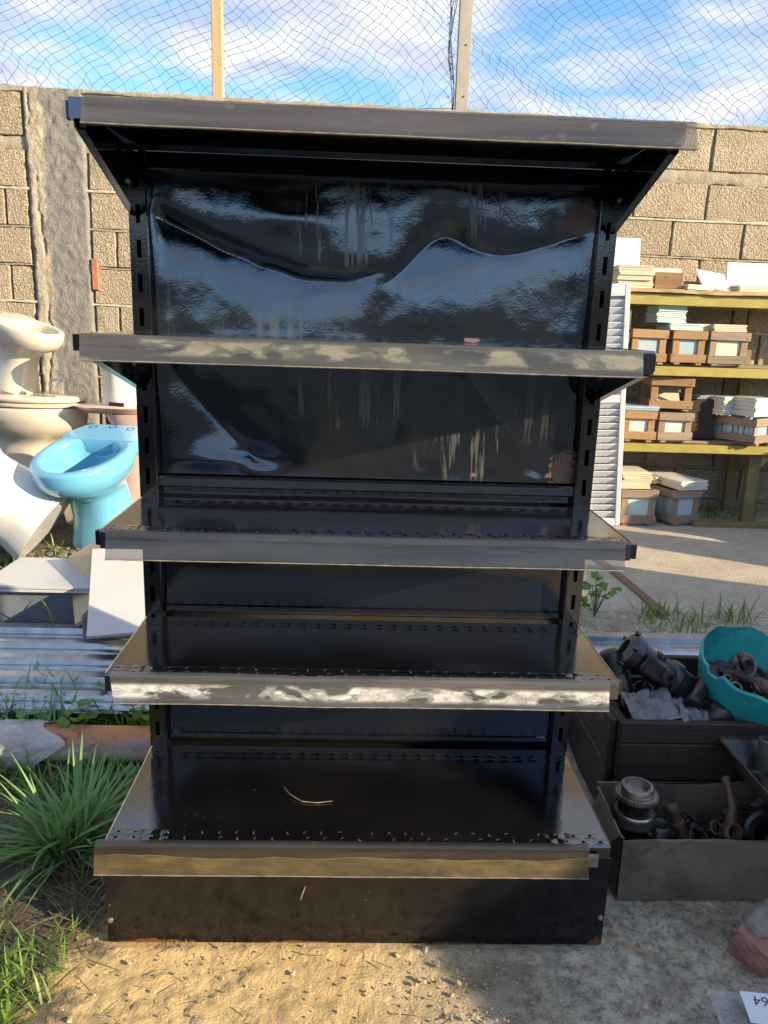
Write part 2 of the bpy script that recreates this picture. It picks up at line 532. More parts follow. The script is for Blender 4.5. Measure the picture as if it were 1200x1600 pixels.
c = t.mix(grey, c, cg)
mud = t.rng(t.math('ADD', t.math('MULTIPLY', pos[0], -1.0), t.math('MULTIPLY', t.rng(n_mid, 0.3, 0.7, -0.5, 0.5), 0.25)), 0.46, 0.56)
c = t.mix(mud, c, t.mix(t.rng(n_mid, 0.4, 0.65), (0.06, 0.05, 0.038), (0.14, 0.12, 0.095)))
wet = t.rng(t.noise(5.5, 3, 0.5, t.map((1, 1, 1), (4, 2, 0))), 0.56, 0.63)
wet = t.math('MULTIPLY', wet, t.math('SUBTRACT', 1.0, mud))
c = t.mix(t.math('MULTIPLY', wet, 0.35), c, (0.14, 0.105, 0.065))
t.set(col=c, rough=t.math('SUBTRACT', 0.95, t.math('MULTIPLY', wet, 0.35)), spec=0.35)
n_c = t.noise(48, 4, 0.65)
t.bump(t.math('ADD', t.math('ADD', t.math('MULTIPLY', n_c, 1.2), n_mid), t.math('MULTIPLY', n_fine, 1.0)), 0.8, 0.010)
M['soil'] = t.m

t = NT('yard_concrete')
nf = t.noise(85, 5, 0.8); nm = t.noise(9, 6, 0.65)
c = t.mix(t.rng(nm, 0.35, 0.65), (0.36, 0.31, 0.235), (0.47, 0.41, 0.315))
c = t.mix(t.rng(nf, 0.5, 0.7, 0, 0.6), c, (0.58, 0.50, 0.38))
c = t.mix(t.rng(nf, 0.3, 0.45, 0.6, 0.0), c, (0.10, 0.085, 0.065))
t.set(col=c, rough=0.95, spec=0.3)
t.bump(t.math('ADD', nm, nf), 0.8, 0.008)
M['slab'] = t.m

# galvanised sheet
t = NT('galvanised_sheet')
sp = t.vor(26, None, 'Distance')
g = t.mix(t.rng(sp, 0.1, 0.7), (0.46, 0.50, 0.53), (0.36, 0.39, 0.42))
g = t.mix(t.rng(t.noise(5, 6, 0.7, t.map((0.4, 4, 4))), 0.45, 0.75, 0, 0.6), g, (0.30, 0.32, 0.31))
t.set(col=g, metal=0.9, rough=t.rng(t.noise(9, 5), 0.3, 0.7, 0.22, 0.4))
t.bump(t.noise(5, 3), 0.2, 0.004)
M['galv'] = t.m

# rusty painted pipe
t = NT('rusty_pipe')
n = t.noise(4, 7, 0.7, t.map((1.0, 2.2, 2.2)))
n2 = t.noise(40, 6, 0.8)
zz_ = t.math('ADD', t.sep()[2], t.math('MULTIPLY', t.rng(n, 0.3, 0.7, -1, 1), 0.022))
c = t.mix(t.rng(zz_, 0.05, 0.062), (0.58, 0.48, 0.36), (0.40, 0.27, 0.23))
c = t.mix(t.rng(zz_, 0.072, 0.084), c, (0.52, 0.20, 0.065))
c = t.mix(t.ramp(t.noise(6, 8, 0.75, t.map((0.7, 3, 3), (3, 1, 0))), [(0.55, 0.0), (0.6, 0.9)]), c, (0.30, 0.21, 0.19))
c = t.mix(t.rng(n2, 0.56, 0.66, 0, 0.85), c, (0.13, 0.04, 0.018))
t.set(col=c, rough=0.65)
t.bump(n2, 0.5, 0.002)
M['pipe'] = t.m


def wood(name, c1, c2, rough=0.8, ax=(1, 14, 14)):
    t = NT(name)
    rn = t.rnd()
    cm = t.n.new('ShaderNodeVectorMath'); cm.operation = 'ADD'
    off = t.n.new('ShaderNodeCombineXYZ')
    for k in range(3): t.l.new(t.math('MULTIPLY', rn, 9.0 + k), off.inputs[k])
    t.l.new(t.map(ax), cm.inputs[0]); t.l.new(off.outputs[0], cm.inputs[1])
    g = t.noise(4, 6, 0.65, cm.outputs[0], 0.6)
    c = t.mix(t.rng(g, 0.3, 0.7), c1, c2)
    c = t.mix(t.math('MULTIPLY', rn, 0.45), c, tuple(k * 0.45 for k in c1))
    c = t.mix(t.rng(t.noise(70, 3), 0.62, 0.72, 0, 0.6), c, (0.07, 0.045, 0.03))
    t.set(col=c, rough=rough, spec=0.3)
    t.bump(g, 0.4, 0.003)
    return t.m


M['wood'] = wood('crate_wood', (0.44, 0.27, 0.13), (0.30, 0.17, 0.085))
M['wood_grey'] = wood('weathered_wood', (0.34, 0.26, 0.19), (0.22, 0.16, 0.11))
M['wood_new'] = wood('pine_wood', (0.50, 0.37, 0.21), (0.38, 0.27, 0.14), ax=(14, 14, 1))
M['wood_dark'] = wood('oily_wood', (0.056, 0.037, 0.031), (0.022, 0.015, 0.013), 0.55, (1, 8, 22))
M['ply'] = wood('plywood', (0.50, 0.37, 0.21), (0.38, 0.26, 0.14))
M['board'] = simple('chipboard', (0.55, 0.41, 0.24), (0.42, 0.30, 0.17), 25, 0.85, 0.3, 90)


def ceramic(name, c, rough=0.12, dirt=0.25):
    t = NT(name)
    col = t.mix(t.rng(t.noise(6, 5, 0.65), 0.5, 0.75, 0, dirt), c, tuple(k * 0.55 for k in c))
    t.set(col=col, rough=t.rng(t.noise(9, 4), 0.3, 0.8, rough, rough + 0.22), ior=1.5, coat=0.4, coatr=0.05)
    return t.m


M['cer_blue'] = ceramic('blue_glaze', (0.12, 0.37, 0.56))
M['cer_cream'] = ceramic('cream_glaze', (0.60, 0.53, 0.41))
M['cer_white'] = ceramic('white_glaze', (0.66, 0.66, 0.64))
M['cer_pink'] = ceramic('pink_glaze', (0.60, 0.42, 0.36))
M['cer_cream2'] = ceramic('pale_cream_glaze', (0.62, 0.57, 0.48), dirt=0.35)
M['hole'] = simple('dark_cavity', (0.02, 0.018, 0.015), (0.03, 0.025, 0.02), 10, 0.9)
M['chrome'] = simple('dull_chrome', (0.6, 0.58, 0.52), (0.45, 0.43, 0.38), 20, 0.25, metal=0.9)


def tilemat(name, c, rough=0.3, vary=0.25):
    t = NT(name)
    col = t.mix(t.math('MULTIPLY', t.rnd(), vary), c, tuple(k * 0.72 for k in c))
    col = t.mix(t.rng(t.noise(25, 5, 0.7), 0.5, 0.75, 0, 0.35), col, tuple(k * 0.6 for k in c))
    t.set(col=col, rough=rough)
    return t.m


M['tile_white'] = tilemat('white_tile', (0.70, 0.67, 0.60), vary=0.5)
M['tile_cream'] = tilemat('cream_tile', (0.66, 0.58, 0.41), 0.5, 0.8)
M['tile_aqua'] = tilemat('pale_aqua_tile', (0.54, 0.66, 0.62), 0.4, 0.6)
M['tile_blue'] = tilemat('blue_grey_tile', (0.42, 0.53, 0.58), 0.2, 0.9)
M['tile_grey'] = tilemat('grey_tile', (0.47, 0.47, 0.47), 0.3)
M['tile_slate'] = simple('slate_tile', (0.10, 0.115, 0.14), (0.16, 0.18, 0.21), 9, 0.45, 0.2, 40)
M['tile_pale'] = simple('pale_floor_tile', (0.46, 0.45, 0.44), (0.52, 0.50, 0.48), 4, 0.2)
M['yellow'] = simple('yellow_paint', (0.37, 0.30, 0.06), (0.28, 0.22, 0.05), 12, 0.45, 0.15, 50)
M['rack_post'] = simple('worn_yellow_post', (0.22, 0.17, 0.05), (0.14, 0.10, 0.05), 12, 0.6, 0.2, 50)
t = NT('white_door_paint')
n = t.noise(16, 7, 0.75)
c = t.mix(t.rng(t.noise(3, 4), 0.35, 0.7), (0.68, 0.69, 0.70), (0.54, 0.55, 0.56))
c = t.mix(t.ramp(n, [(0.60, 0.0), (0.66, 1.0)]), c, (0.36, 0.16, 0.06))
t.set(col=c, rough=0.45)
M['door'] = t.m
M['galv_post'] = simple('painted_steel_post', (0.36, 0.33, 0.28), (0.28, 0.25, 0.21), 10, 0.7, 0.2, 60)
M['net'] = simple('net_cord', (0.022, 0.021, 0.021), (0.035, 0.033, 0.03), 30, 0.7)
M['rubble'] = simple('rubble_stone', (0.32, 0.295, 0.25), (0.17, 0.155, 0.13), 30, 0.95, 1.0, 70, vary=0.5, dist=0.008)

M['iron'] = simple('oily_iron', (0.07, 0.072, 0.078), (0.018, 0.018, 0.02), 22, 0.24, 0.3, 70, metal=0.55, vary=0.3)
M['iron_rust'] = simple('rusty_iron', (0.16, 0.085, 0.055), (0.035, 0.027, 0.024), 30, 0.45, 0.5, 70, metal=0.3, vary=0.4)
M['steel'] = simple('worn_steel', (0.50, 0.46, 0.40), (0.26, 0.23, 0.20), 18, 0.33, 0.15, 60, metal=0.9)
t = NT('teal_plastic')
n = t.noise(5, 6, 0.7)
c = t.mix(t.rng(n, 0.35, 0.65), (0.012, 0.26, 0.27), (0.03, 0.36, 0.36))
c = t.mix(t.rng(t.noise(7, 5, 0.7, t.map((1, 1, 1), (5, 5, 5))), 0.52, 0.68, 0, 0.85), c, (0.008, 0.04, 0.045))
t.set(col=c, rough=0.33)
M['teal'] = t.m
t = NT('oily_card')
n = t.noise(4, 6, 0.65)
c = t.mix(t.rng(n, 0.35, 0.65), (0.095, 0.078, 0.06), (0.17, 0.14, 0.105))
c = t.mix(t.rng(t.noise(6, 6, 0.7, t.map((1, 1, 1), (2, 3, 4))), 0.50, 0.66, 0, 0.85), c, (0.03, 0.025, 0.021))
t.set(col=c, rough=0.5)
t.bump(t.noise(18, 5), 0.5, 0.008)
M['card'] = t.m


def film(name, tint, op=0.25):
    t = NT(name)
    t.set(col=tint, rough=0.07, ior=1.5)
    tr = t.n.new('ShaderNodeBsdfTransparent'); tr.inputs[0].default_value = (0.95, 0.95, 0.95, 1)
    mx = t.n.new('ShaderNodeMixShader'); mx.inputs[0].default_value = 1 - op
    t.l.new(t.b.outputs[0], mx.inputs[1]); t.l.new(tr.outputs[0], mx.inputs[2])
    t.l.new(mx.outputs[0], t.out.inputs[0])
    t.bump(t.noise(35, 4, 0.6, None, 1.5), 0.9, 0.012)
    return t.m


M['film'] = film('clear_plastic_film', (0.62, 0.64, 0.65), 0.30)
M['film_milky'] = film('milky_plastic_film', (0.74, 0.75, 0.74), 0.55)
M['paper'] = simple('white_paper', (0.72, 0.73, 0.76), (0.66, 0.67, 0.70), 10, 0.8)
M['ink'] = simple('dark_ink', (0.05, 0.05, 0.07), (0.07, 0.07, 0.09), 10, 0.7)


def leafmat(name, c1, c2, tr=0.35):
    t = NT(name)
    c = t.mix(t.rng(t.noise(30, 3), 0.3, 0.7), c1, c2)
    c = t.mix(t.rng(t.noise(55, 2, 0.5, t.map((1, 1, 0.25))), 0.6, 0.72, 0, 0.55), c, (0.26, 0.22, 0.08))
    t.set(col=c, rough=0.45, spec=0.4)
    tl = t.n.new('ShaderNodeBsdfTranslucent'); t.put(tl.inputs[0], c)
    mx = t.n.new('ShaderNodeMixShader'); mx.inputs[0].default_value = tr
    t.l.new(t.b.outputs[0], mx.inputs[1]); t.l.new(tl.outputs[0], mx.inputs[2])
    t.l.new(mx.outputs[0], t.out.inputs[0])
    return t.m


M['grass'] = leafmat('grass_blade', (0.12, 0.23, 0.04), (0.19, 0.31, 0.05))
M['grass_b'] = leafmat('bluish_grass_blade', (0.15, 0.31, 0.10), (0.23, 0.40, 0.14))
M['grass_dry'] = leafmat('dry_grass', (0.22, 0.17, 0.09), (0.14, 0.10, 0.06), 0.2)
M['leaf'] = leafmat('weed_leaf', (0.10, 0.22, 0.045), (0.16, 0.29, 0.06))
M['leaf_l'] = leafmat('young_leaf', (0.14, 0.24, 0.03), (0.19, 0.29, 0.05))
M['straw'] = simple('straw', (0.36, 0.29, 0.15), (0.25, 0.19, 0.09), 60, 0.75, 0.4, 90)
#@@BODY

# ================================================================= the setting
def axis(dense0, dense1, step, lim, grow=1.35):
    a = list(np.arange(dense0, dense1 + 1e-9, step))
    d, p = step, dense0
    lo = []
    while p > -lim:
        d *= grow; p -= d; lo.append(p)
    d, p = step, dense1
    hi = []
    while p < lim:
        d *= grow; p += d; hi.append(p)
    return np.array(lo[::-1] + a + hi)


gx = axis(-0.92, 0.92, 0.0075, 60, 1.14)
gy = axis(-0.66, 0.42, 0.0075, 60, 1.14)
GX, GY = np.meshgrid(gx, gy, indexing='ij')
near = np.exp(-(np.maximum(np.abs(GX) - 1.0, 0) ** 2 + np.maximum(np.abs(GY) - 0.7, 0) ** 2) * 2)
rough_l = sstep(0.25, -0.1, GX)
GZ = terrain(GX, GY) + near * (0.005 * fbm2(GX * 6, GY * 6, 3, 3) + (0.002 + 0.002 * rough_l) * fbm2(GX * 28, GY * 28, 5, 3)
                               + (0.0015 + 0.0040 * rough_l) * np.abs(fbm2(GX * 75, GY * 75, 9, 2)))
flat = sstep(0.56, 0.46, np.abs(GX)) * sstep(-0.42, -0.34, GY) * sstep(0.14, 0.06, GY)
GZ = GZ * (1 - flat) - 0.004
GZ = GZ + (0.005 + 0.007 * np.maximum(fbm2(GX * 11, GX * 0, 12, 3), 0)) * np.exp(-((GY + 0.347) / 0.013) ** 2) * sstep(0.47, 0.44, np.abs(GX)) * (0.5 + np.abs(fbm2(GX * 50, GY * 50, 14, 2)))
mb = MB(); mb.grid(np.stack([GX, GY, GZ], -1))
ground = mb.build('ground', M['soil'], smooth=180, fixn=False)
tag(ground, kind='structure')

# concrete apron at the back right
sx = np.arange(0.72, 3.1, 0.06); sy = np.arange(1.06, 2.80, 0.06)
SX, SY = np.meshgrid(sx, sy, indexing='ij')
SX = SX + 0.0
SZ = terrain(SX, SY) + 0.010 + 0.004 * fbm2(SX * 3, SY * 3, 21, 3) - 0.03 * np.exp(-(SY - 1.06) / 0.05)
mb = MB(); mb.grid(np.stack([SX, SY, SZ], -1))
slab = mb.build('yard_pavement', M['slab'], smooth=180, fixn=False)
tag(slab, kind='structure')
mb = MB()
pts = [(1.035, 2.0), (1.05, 1.75), (1.065, 1.5), (1.08, 1.25), (1.09, 1.02)]
for a, b in zip(pts[:-1], pts[1:]):
    d = Vector((b[0] - a[0], b[1] - a[1], 0)); L = d.length
    c = ((a[0] + b[0]) / 2, (a[1] + b[1]) / 2, tz(1, (a[1] + b[1]) / 2) + 0.014)
    mb.box((0, 0, 0), (L, 0.036, 0.008), TR(c, (0, 0, math.atan2(d.y, d.x))), 0.0)
tag(mb.build('ground_strip', simple('rusty_strip', (0.22, 0.12, 0.08), (0.14, 0.08, 0.055), 30, 0.8, 0.4, 80)),
    'thin rusty metal strip set across the concrete yard floor', 'metal strip')

# ---------------------------------------------------------------- block wall
WY = 2.78
SL = -0.0093                                   # the courses run very slightly downhill to the right
wall = thing('block_wall', 'rough tan concrete block wall closing the yard behind the shelf unit', 'wall', (0, WY, 0))
courses = [(1.997, 2.205)] + [(1.93 - 0.19 * (k + 1) + 0.013, 1.93 - 0.19 * k) for k in range(10)]
COLX = (-1.755, -1.455)


def block_mesh(w, h, seed):
    def ax_(L, n):
        e = min(0.004, L * 0.1)
        return np.concatenate([[-L / 2], np.linspace(-L / 2 + e, L / 2 - e, n), [L / 2]])
    xs = ax_(w, 16); zs = ax_(h, 9); nx, nz = len(xs), len(zs)
    X, Z = np.meshgrid(xs, zs, indexing='ij')
    ed = np.minimum(w / 2 - np.abs(X), h / 2 - np.abs(Z))
    Y = 0.0035 * fbm2(X * 30 + seed * 7, Z * 30, seed, 3) + 0.006 * (ed < 1e-6)
    chip = sstep(0.28, 0.5, fbm2(X * 9 + seed * 3, Z * 9, seed + 21, 2)) * np.exp(-ed / 0.012); Y = Y + 0.010 * chip
    jx = 0.003 * fbm2(Z * 40, X * 0 + seed, seed + 5, 2) * (np.abs(X) > w / 2 - 1e-6)
    jz = 0.003 * fbm2(X * 40, Z * 0 + seed, seed + 8, 2) * (np.abs(Z) > h / 2 - 1e-6)
    m_ = MB(); m_.grid(np.stack([X + jx, Y, Z + jz], -1))
    b = len(m_.v)
    # side skirts back into the wall
    edge = [(i, 0) for i in range(nx)] + [(nx - 1, j) for j in range(1, nz)] + [(i, nz - 1) for i in range(nx - 2, -1, -1)] + [(0, j) for j in range(nz - 2, 0, -1)]
    ring = [i * nz + j for i, j in edge]
    for r_ in ring:
        p = m_.v[r_]; m_.v.append((p[0], 0.05, p[2]))
    n = len(ring)
    for k in range(n):
        m_.f.append((ring[k], ring[(k + 1) % n], b + (k + 1) % n, b + k))
    return m_.mesh('block', M['block'], 40)


cache = {}
def place_block(x0, x1, z0, z1, k):
    w, h = round(x1 - x0 - 0.011, 3), round(z1 - z0, 3)
    if w < 0.03: return
    key = (w, h, k % 4)
    if key not in cache:
        cache[key] = block_mesh(w, h, 11 + (k % 4))
    xc = (x0 + x1) / 2
    o = link('block', cache[key], wall, TR((xc, random.uniform(-0.003, 0.003), (z0 + z1) / 2 + SL * xc), (0, math.atan(-SL) + random.uniform(-.003, .003), 0)))
    return o


k = 0
for ci, (z0, z1) in enumerate(courses):
    off = 1.80 if ci in (0, 1) or ci % 2 == 1 else 1.63
    x = off - 0.39 * 12
    while x < 2.7:
        x0, x1 = x, x + 0.39
        k += 1
        if x1 > -2.3 and x0 < 2.5:
            if x0 < COLX[0] < x1:
                place_block(x0, COLX[0] - 0.006, z0, z1, k)
                if x1 > COLX[1]: place_block(COLX[1] + 0.006, x1, z0, z1, k)
            elif x0 < COLX[1] < x1:
                place_block(COLX[1] + 0.006, x1, z0, z1, k)
            elif not (x0 >= COLX[0] and x1 <= COLX[1]):
                place_block(x0, x1, z0, z1, k)
        x = x1
mb = MB()
mb.box((0.0, 0.06 + 0.02, 1.095), (5.4, 0.12, 2.19), TR((0, 0, 0), (0, math.atan(-SL), 0)))
mb.build('mortar_core', M['mortar'], wall)


def mortar_strip(zc, h, proud, seed, x0=-2.6, x1=2.7, mat_='mortar'):
    xs = np.arange(x0, x1, 0.012)
    pr = np.array([0.0, 0.22, 0.5, 0.78, 1.0]) - 0.5
    X, T = np.meshgrid(xs, pr, indexing='ij')
    hh = h * (1 + 0.5 * fbm2(X * 14, X * 0 + seed, seed, 3))
    Z = zc + T * hh + SL * X + 0.004 * fbm2(X * 9, X * 0, seed + 2, 2)
    bulge = 1 - (2 * T) ** 8
    Y = 0.012 - bulge * (0.012 + proud + 0.004 * fbm2(X * 45, T * 5 + seed, seed + 4, 3))
    P = np.stack([X, Y, Z], -1)
    m_ = MB(); m_.grid(P)
    return m_.build('mortar_joint', M[mat_], wall, 60, fixn=False)


for ci, (z0, z1) in enumerate(courses[1:]):
    mortar_strip(z0 - 0.0065, 0.018 if ci % 3 == 0 else 0.013, 0.003 if ci % 3 == 0 else 0.0005, 31 + ci, mat_='mortar_light' if ci % 3 == 0 else 'mortar')
mortar_strip(1.9635, 0.068, -0.006, 77)
mortar_strip(2.214, 0.03, 0.006, 79)

# tie column of rough cement with a cracked left edge
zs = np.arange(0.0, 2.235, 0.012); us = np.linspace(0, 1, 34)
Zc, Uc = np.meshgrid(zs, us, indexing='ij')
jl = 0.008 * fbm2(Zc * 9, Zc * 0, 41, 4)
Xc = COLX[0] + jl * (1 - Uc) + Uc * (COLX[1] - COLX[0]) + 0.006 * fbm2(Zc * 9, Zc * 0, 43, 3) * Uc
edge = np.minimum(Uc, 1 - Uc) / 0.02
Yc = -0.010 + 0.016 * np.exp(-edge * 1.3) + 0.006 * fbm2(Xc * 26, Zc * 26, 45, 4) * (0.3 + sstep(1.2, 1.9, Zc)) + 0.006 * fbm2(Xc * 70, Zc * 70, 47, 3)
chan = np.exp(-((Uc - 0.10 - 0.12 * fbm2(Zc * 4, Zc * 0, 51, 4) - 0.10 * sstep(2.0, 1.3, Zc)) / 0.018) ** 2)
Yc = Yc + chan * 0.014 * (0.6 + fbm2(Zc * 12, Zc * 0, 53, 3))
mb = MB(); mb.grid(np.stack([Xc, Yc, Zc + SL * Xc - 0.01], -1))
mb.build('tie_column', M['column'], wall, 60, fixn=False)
mb = MB(); mb.box((-1.436, 0.0, 1.345), (0.035, 0.03, 0.16), None, 0.004)
mb.build('brick_fragment', M['redbrick'], wall)

# ---------------------------------------------------------------- posts and net above the wall
mb = MB()
mb.box((0, 0, 0), (0.054, 0.05, 1.5), None, 0.003)
o = mb.build('wooden_post', M['wood_new'], None, M=TR((-0.785, 2.845, 2.22 + 0.55)))
tag(o, 'pale sawn wooden post holding up the net above the wall', 'post')
post = thing('steel_post', 'grey painted steel angle post standing on the wall top', 'post', (0.475, 2.84, 2.02))
mb = MB(); mb.box((0, 0, 0.75), (0.058, 0.006, 1.5), None, 0.001); mb.build('flange', M['galv_post'], post)
mb = MB(); mb.box((-0.032, 0.027, 0.75), (0.006, 0.06, 1.5), None, 0.001); mb.build('flange', M['galv_post'], post)
for zz in (0.28, 0.52, 0.78, 0.98):
    mb = MB(); mb.lathe([(0.0, 0), (0.005, 0), (0.004, 0.003), (0, 0.003)], 8, TR((0.004, -0.003, zz), (R(90), 0, 0)))
    mb.build('rivet', M['iron_rust'], post)


def net_pos(u, v):
    """u along the wall, v up; a loosely hung bird net, stretched between the posts"""
    x = u; z = v
    sag = 0.045 * math.sin(u * 2.6 + 0.6) + 0.03 * math.sin(u * 5.3 + 1.0)
    b = math.exp(-(v - 2.17) / 0.16)
    z = v + sag * (1 - math.exp(-(v - 2.16) / 0.25)) + 0.05 * (v - 2.2) * math.sin(u * 4 + 0.7)
    x = u + 0.10 * math.sin((v - 2.1) * 4.2 + u * 1.9) + 0.02 * math.sin(v * 17 + u * 7)
    x += 0.016 * math.sin(u * 37 + v * 23) * (0.4 + b)
    z += 0.012 * math.sin(u * 29 - v * 31 + 1) * (0.3 + b) + SL * u
    y = 2.90 + 0.05 * math.sin(u * 3.1 + v * 2) + 0.12 * (v - 2.2)
    return (x, y, z)


mb = MB()
CU, CV = 0.067, 0.0285                       # knot spacing along and half-height of a diamond
NV = 38
for sgn in (1, -1):
    for i in range(-30, 112):
        path = []
        for j in range(NV):
            uu = -2.7 + i * CU + sgn * j * CU * 0.5
            if -2.75 < uu < 2.95:
                p = net_pos(uu, 2.165 + j * CV * (0.55 + 0.45 * min(1, j / 6)))
                h_ = math.sin(round(uu / CU * 2) * 12.9 + j * 78.2) * 43758.5
                h_ -= math.floor(h_)
                lo_ = 0.012 if j < 5 else 0.004
                path.append((p[0] + (h_ - 0.5) * lo_ * 2, p[1], p[2] + (h_ * 7 % 1 - 0.5) * lo_ * 2))
        if len(path) > 1:
            mb.tube(path, 0.0011, 3, False)
net = mb.build('bird_net', M['net'], fixn=False)
tag(net, 'sagging black bird net of fine diamond mesh strung above the wall', 'net')
mb = MB()
pth = []
for i in range(120):
    u_ = -2.5 + i * 5.2 / 119
    pth.append((u_, 2.885, 2.235 + SL * u_ + 0.018 * math.sin(u_ * 2.7 + 0.5) + 0.004 * math.sin(u_ * 19)))
mb.tube(pth, 0.0016, 4, False)
for i in range(0, 120, 4):
    p = pth[i]
    mb.lathe([(0, -0.004), (0.0042, 0), (0, 0.004)], 5, TR(p))
tag(mb.build('hem_wire', M['net'], fixn=False), 'thin dark wire with knots along the lower hem of the net', 'wire')
mb = MB()
for s_ in range(9):
    ph = random.uniform(0, 6.28); pth = []
    for j in range(40):
        a = j / 39
        rr_ = 0.004 + 0.016 * abs(math.sin(a * 11 + ph)) * (0.35 + a)
        pth.append((0.422 - 0.035 * a + rr_ * math.cos(ph + a * 9) + 0.008 * math.sin(a * 14), 2.862 + rr_ * math.sin(ph + a * 9), 2.20 + a * 0.95))
    mb.tube(pth, 0.0016, 3, False)
for j in range(26):
    a = random.random(); p = Vector((0.422 - 0.035 * a + random.uniform(-.012, .012), 2.86, 2.2 + a * 0.6))
    mb.tube([p, p + Vector((random.uniform(-.02, .02), 0, random.uniform(-.012, .012)))], 0.0016, 3, False)
tag(mb.build('gathered_net_cord', M['net'], fixn=False), 'dark bunched strand of net hanging beside the steel post', 'cord')

# ---------------------------------------------------------------- walls added out of frame to shade the scene or darken its reflections
def wall_run(name, poly, x, thick, label):
    """added unseen wall along Y, top shaped to block the sun; poly = (y, z) outline"""
    m_ = MB()
    n = len(poly)
    vv = [(x, p[0], p[1]) for p in poly] + [(x + thick, p[0], p[1]) for p in poly]
    ff = [tuple(range(n)), tuple(range(2 * n - 1, n - 1, -1))] + [(k, n + k, n + (k + 1) % n, (k + 1) % n) for k in range(n)]
    m_.add(vv, ff)
    return tag(m_.build(name, M['cement']), label, 'wall')


wall_run('added_shade_wall', [(-9, -0.2), (2.7, -0.2), (2.7, 0.95), (1.42, 0.95), (1.38, 0.70), (1.26, 0.66), (1.21, 0.95), (1.0, 0.97), (0.93, 0.62),
                       (0.66, 0.66), (0.52, 0.76), (0.47, 1.0), (-0.1, 1.05), (-0.15, 1.50), (-1.45, 1.50), (-1.53, 1.36), (-1.71, 1.28), (-1.88, 1.17), (-2.03, 1.10), (-2.16, 0.6), (-3.3, 0.6), (-3.36, 2.5), (-9, 2.5)],
         3.2, 0.15, 'unseen wall added on the right, its top shaped to cast shade and sun streaks')
mb = MB(); mb.box((0, -8.5, 0.9), (24, 0.2, 2.2))  # unseen wall, added so the black panels mirror something dark
tag(mb.build('added_mirror_wall', M['cement']), 'plain unseen wall added behind the camera to darken the panel reflections', 'wall')

# ================================================================= the black shelf unit
unit = thing('display_shelf_unit', 'dented glossy black steel display shelf unit with five shelves and clear price rails', 'shelf unit')
HW = 0.4625


def make_upright(sx):
    u_ = MB()
    w, dp, z0, z1 = 0.034, 0.045, 0.02, 1.4375
    xo = sx * HW; xi = sx * (HW - w); xm = (xo + xi) / 2
    sw = 0.0042
    def q(x0, x1, za, zb, y=0.0): u_.add([(x0, y, za), (x1, y, za), (x1, y, zb), (x0, y, zb)], [(0, 1, 2, 3)])
    q(xo, xm + sx * sw, z0, z1); q(xm - sx * sw, xi, z0, z1)
    z = z0; k = 0
    while z < z1 - 0.03:
        ns = 0.05 + 0.0625 * k; k += 1
        q(xm - sx * sw, xm + sx * sw, z, min(ns, z1)); z = ns + 0.033
    q(xm - sx * sw, xm + sx * sw, z, z1)
    # returns of the channel
    for x in (xo, xi):
        u_.add([(x, 0, z0), (x, dp, z0), (x, dp, z1), (x, 0, z1)], [(0, 1, 2, 3)])
    u_.add([(xo, dp, z0), (xi, dp, z0), (xi, dp, z1), (xo, dp, z1)], [(0, 1, 2, 3)])
    # rolled front lip on the inner edge
    u_.tube([(xi, 0.001, z0), (xi, 0.001, z1)], 0.0022, 6)
    return u_.build('upright', M['paint'], unit, 30, fixn=False)


make_upright(-1); make_upright(1)


# back panels, buckled
def panel(z0, z1, mat, depth_fn, x0=-0.428, x1=0.428, n=(220, 90)):
    X, Z = np.meshgrid(np.linspace(x0, x1, n[0]), np.linspace(z0, z1, n[1]), indexing='ij')
    Y = 0.022 + depth_fn(X, Z)
    ed = np.minimum(np.minimum(X - x0, x1 - X), np.minimum(Z - z0, z1 - Z))
    Y = 0.022 + (Y - 0.022) * sstep(0.0, 0.03, ed)
    m_ = MB(); m_.grid(np.stack([X, Y, Z], -1))
    return m_.build('back_panel', mat, unit, 180, fixn=False)


def groove(X, Z, pts, D, below, above):
    xs = [p[0] for p in pts]; zs = [p[1] for p in pts]
    # smooth interpolation of the crease line
    zc = np.interp(X, xs, zs) + 0.006 * fbm2(X * 14, X * 0, 67, 3)
    for _ in range(0):
        pass
    d = Z - zc
    Dm = D if not hasattr(D, '__len__') else np.interp(X, xs, D)
    return Dm * np.where(d < 0, np.exp(-np.abs(d) / below), np.exp(-np.abs(d) / above))


def smooth_line(pts, n=60):
    xs = np.array([p[0] for p in pts]); zs = np.array([p[1] for p in pts])
    xx = np.linspace(xs[0], xs[-1], n); zz = np.interp(xx, xs, zs)
    kern = np.hanning(13); kern /= kern.sum()
    zp = np.concatenate([np.full(6, zz[0]), zz, np.full(6, zz[-1])])
    zz = np.convolve(zp, kern, 'valid')
    return list(zip(xx, zz))


lineA = smooth_line([(-0.45, 1.33), (-0.42, 1.318), (-0.32, 1.275), (-0.23, 1.24), (-0.14, 1.214), (-0.06, 1.207), (-0.01, 1.222), (0.01, 1.232)])
DA = [float(np.interp(p[0], [-.45, -.3, -.1, -.03, .01], [.016, .015, .012, .009, .003])) for p in lineA]
lineR = smooth_line([(0.02, 1.20), (0.07, 1.25), (0.12, 1.305), (0.15, 1.31), (0.19, 1.275), (0.25, 1.265), (0.33, 1.285), (0.45, 1.33)])
DR = [float(np.interp(p[0], [.02, .07, .13, .2, .3, .45], [.002, .007, .011, .008, .006, .009])) for p in lineR]


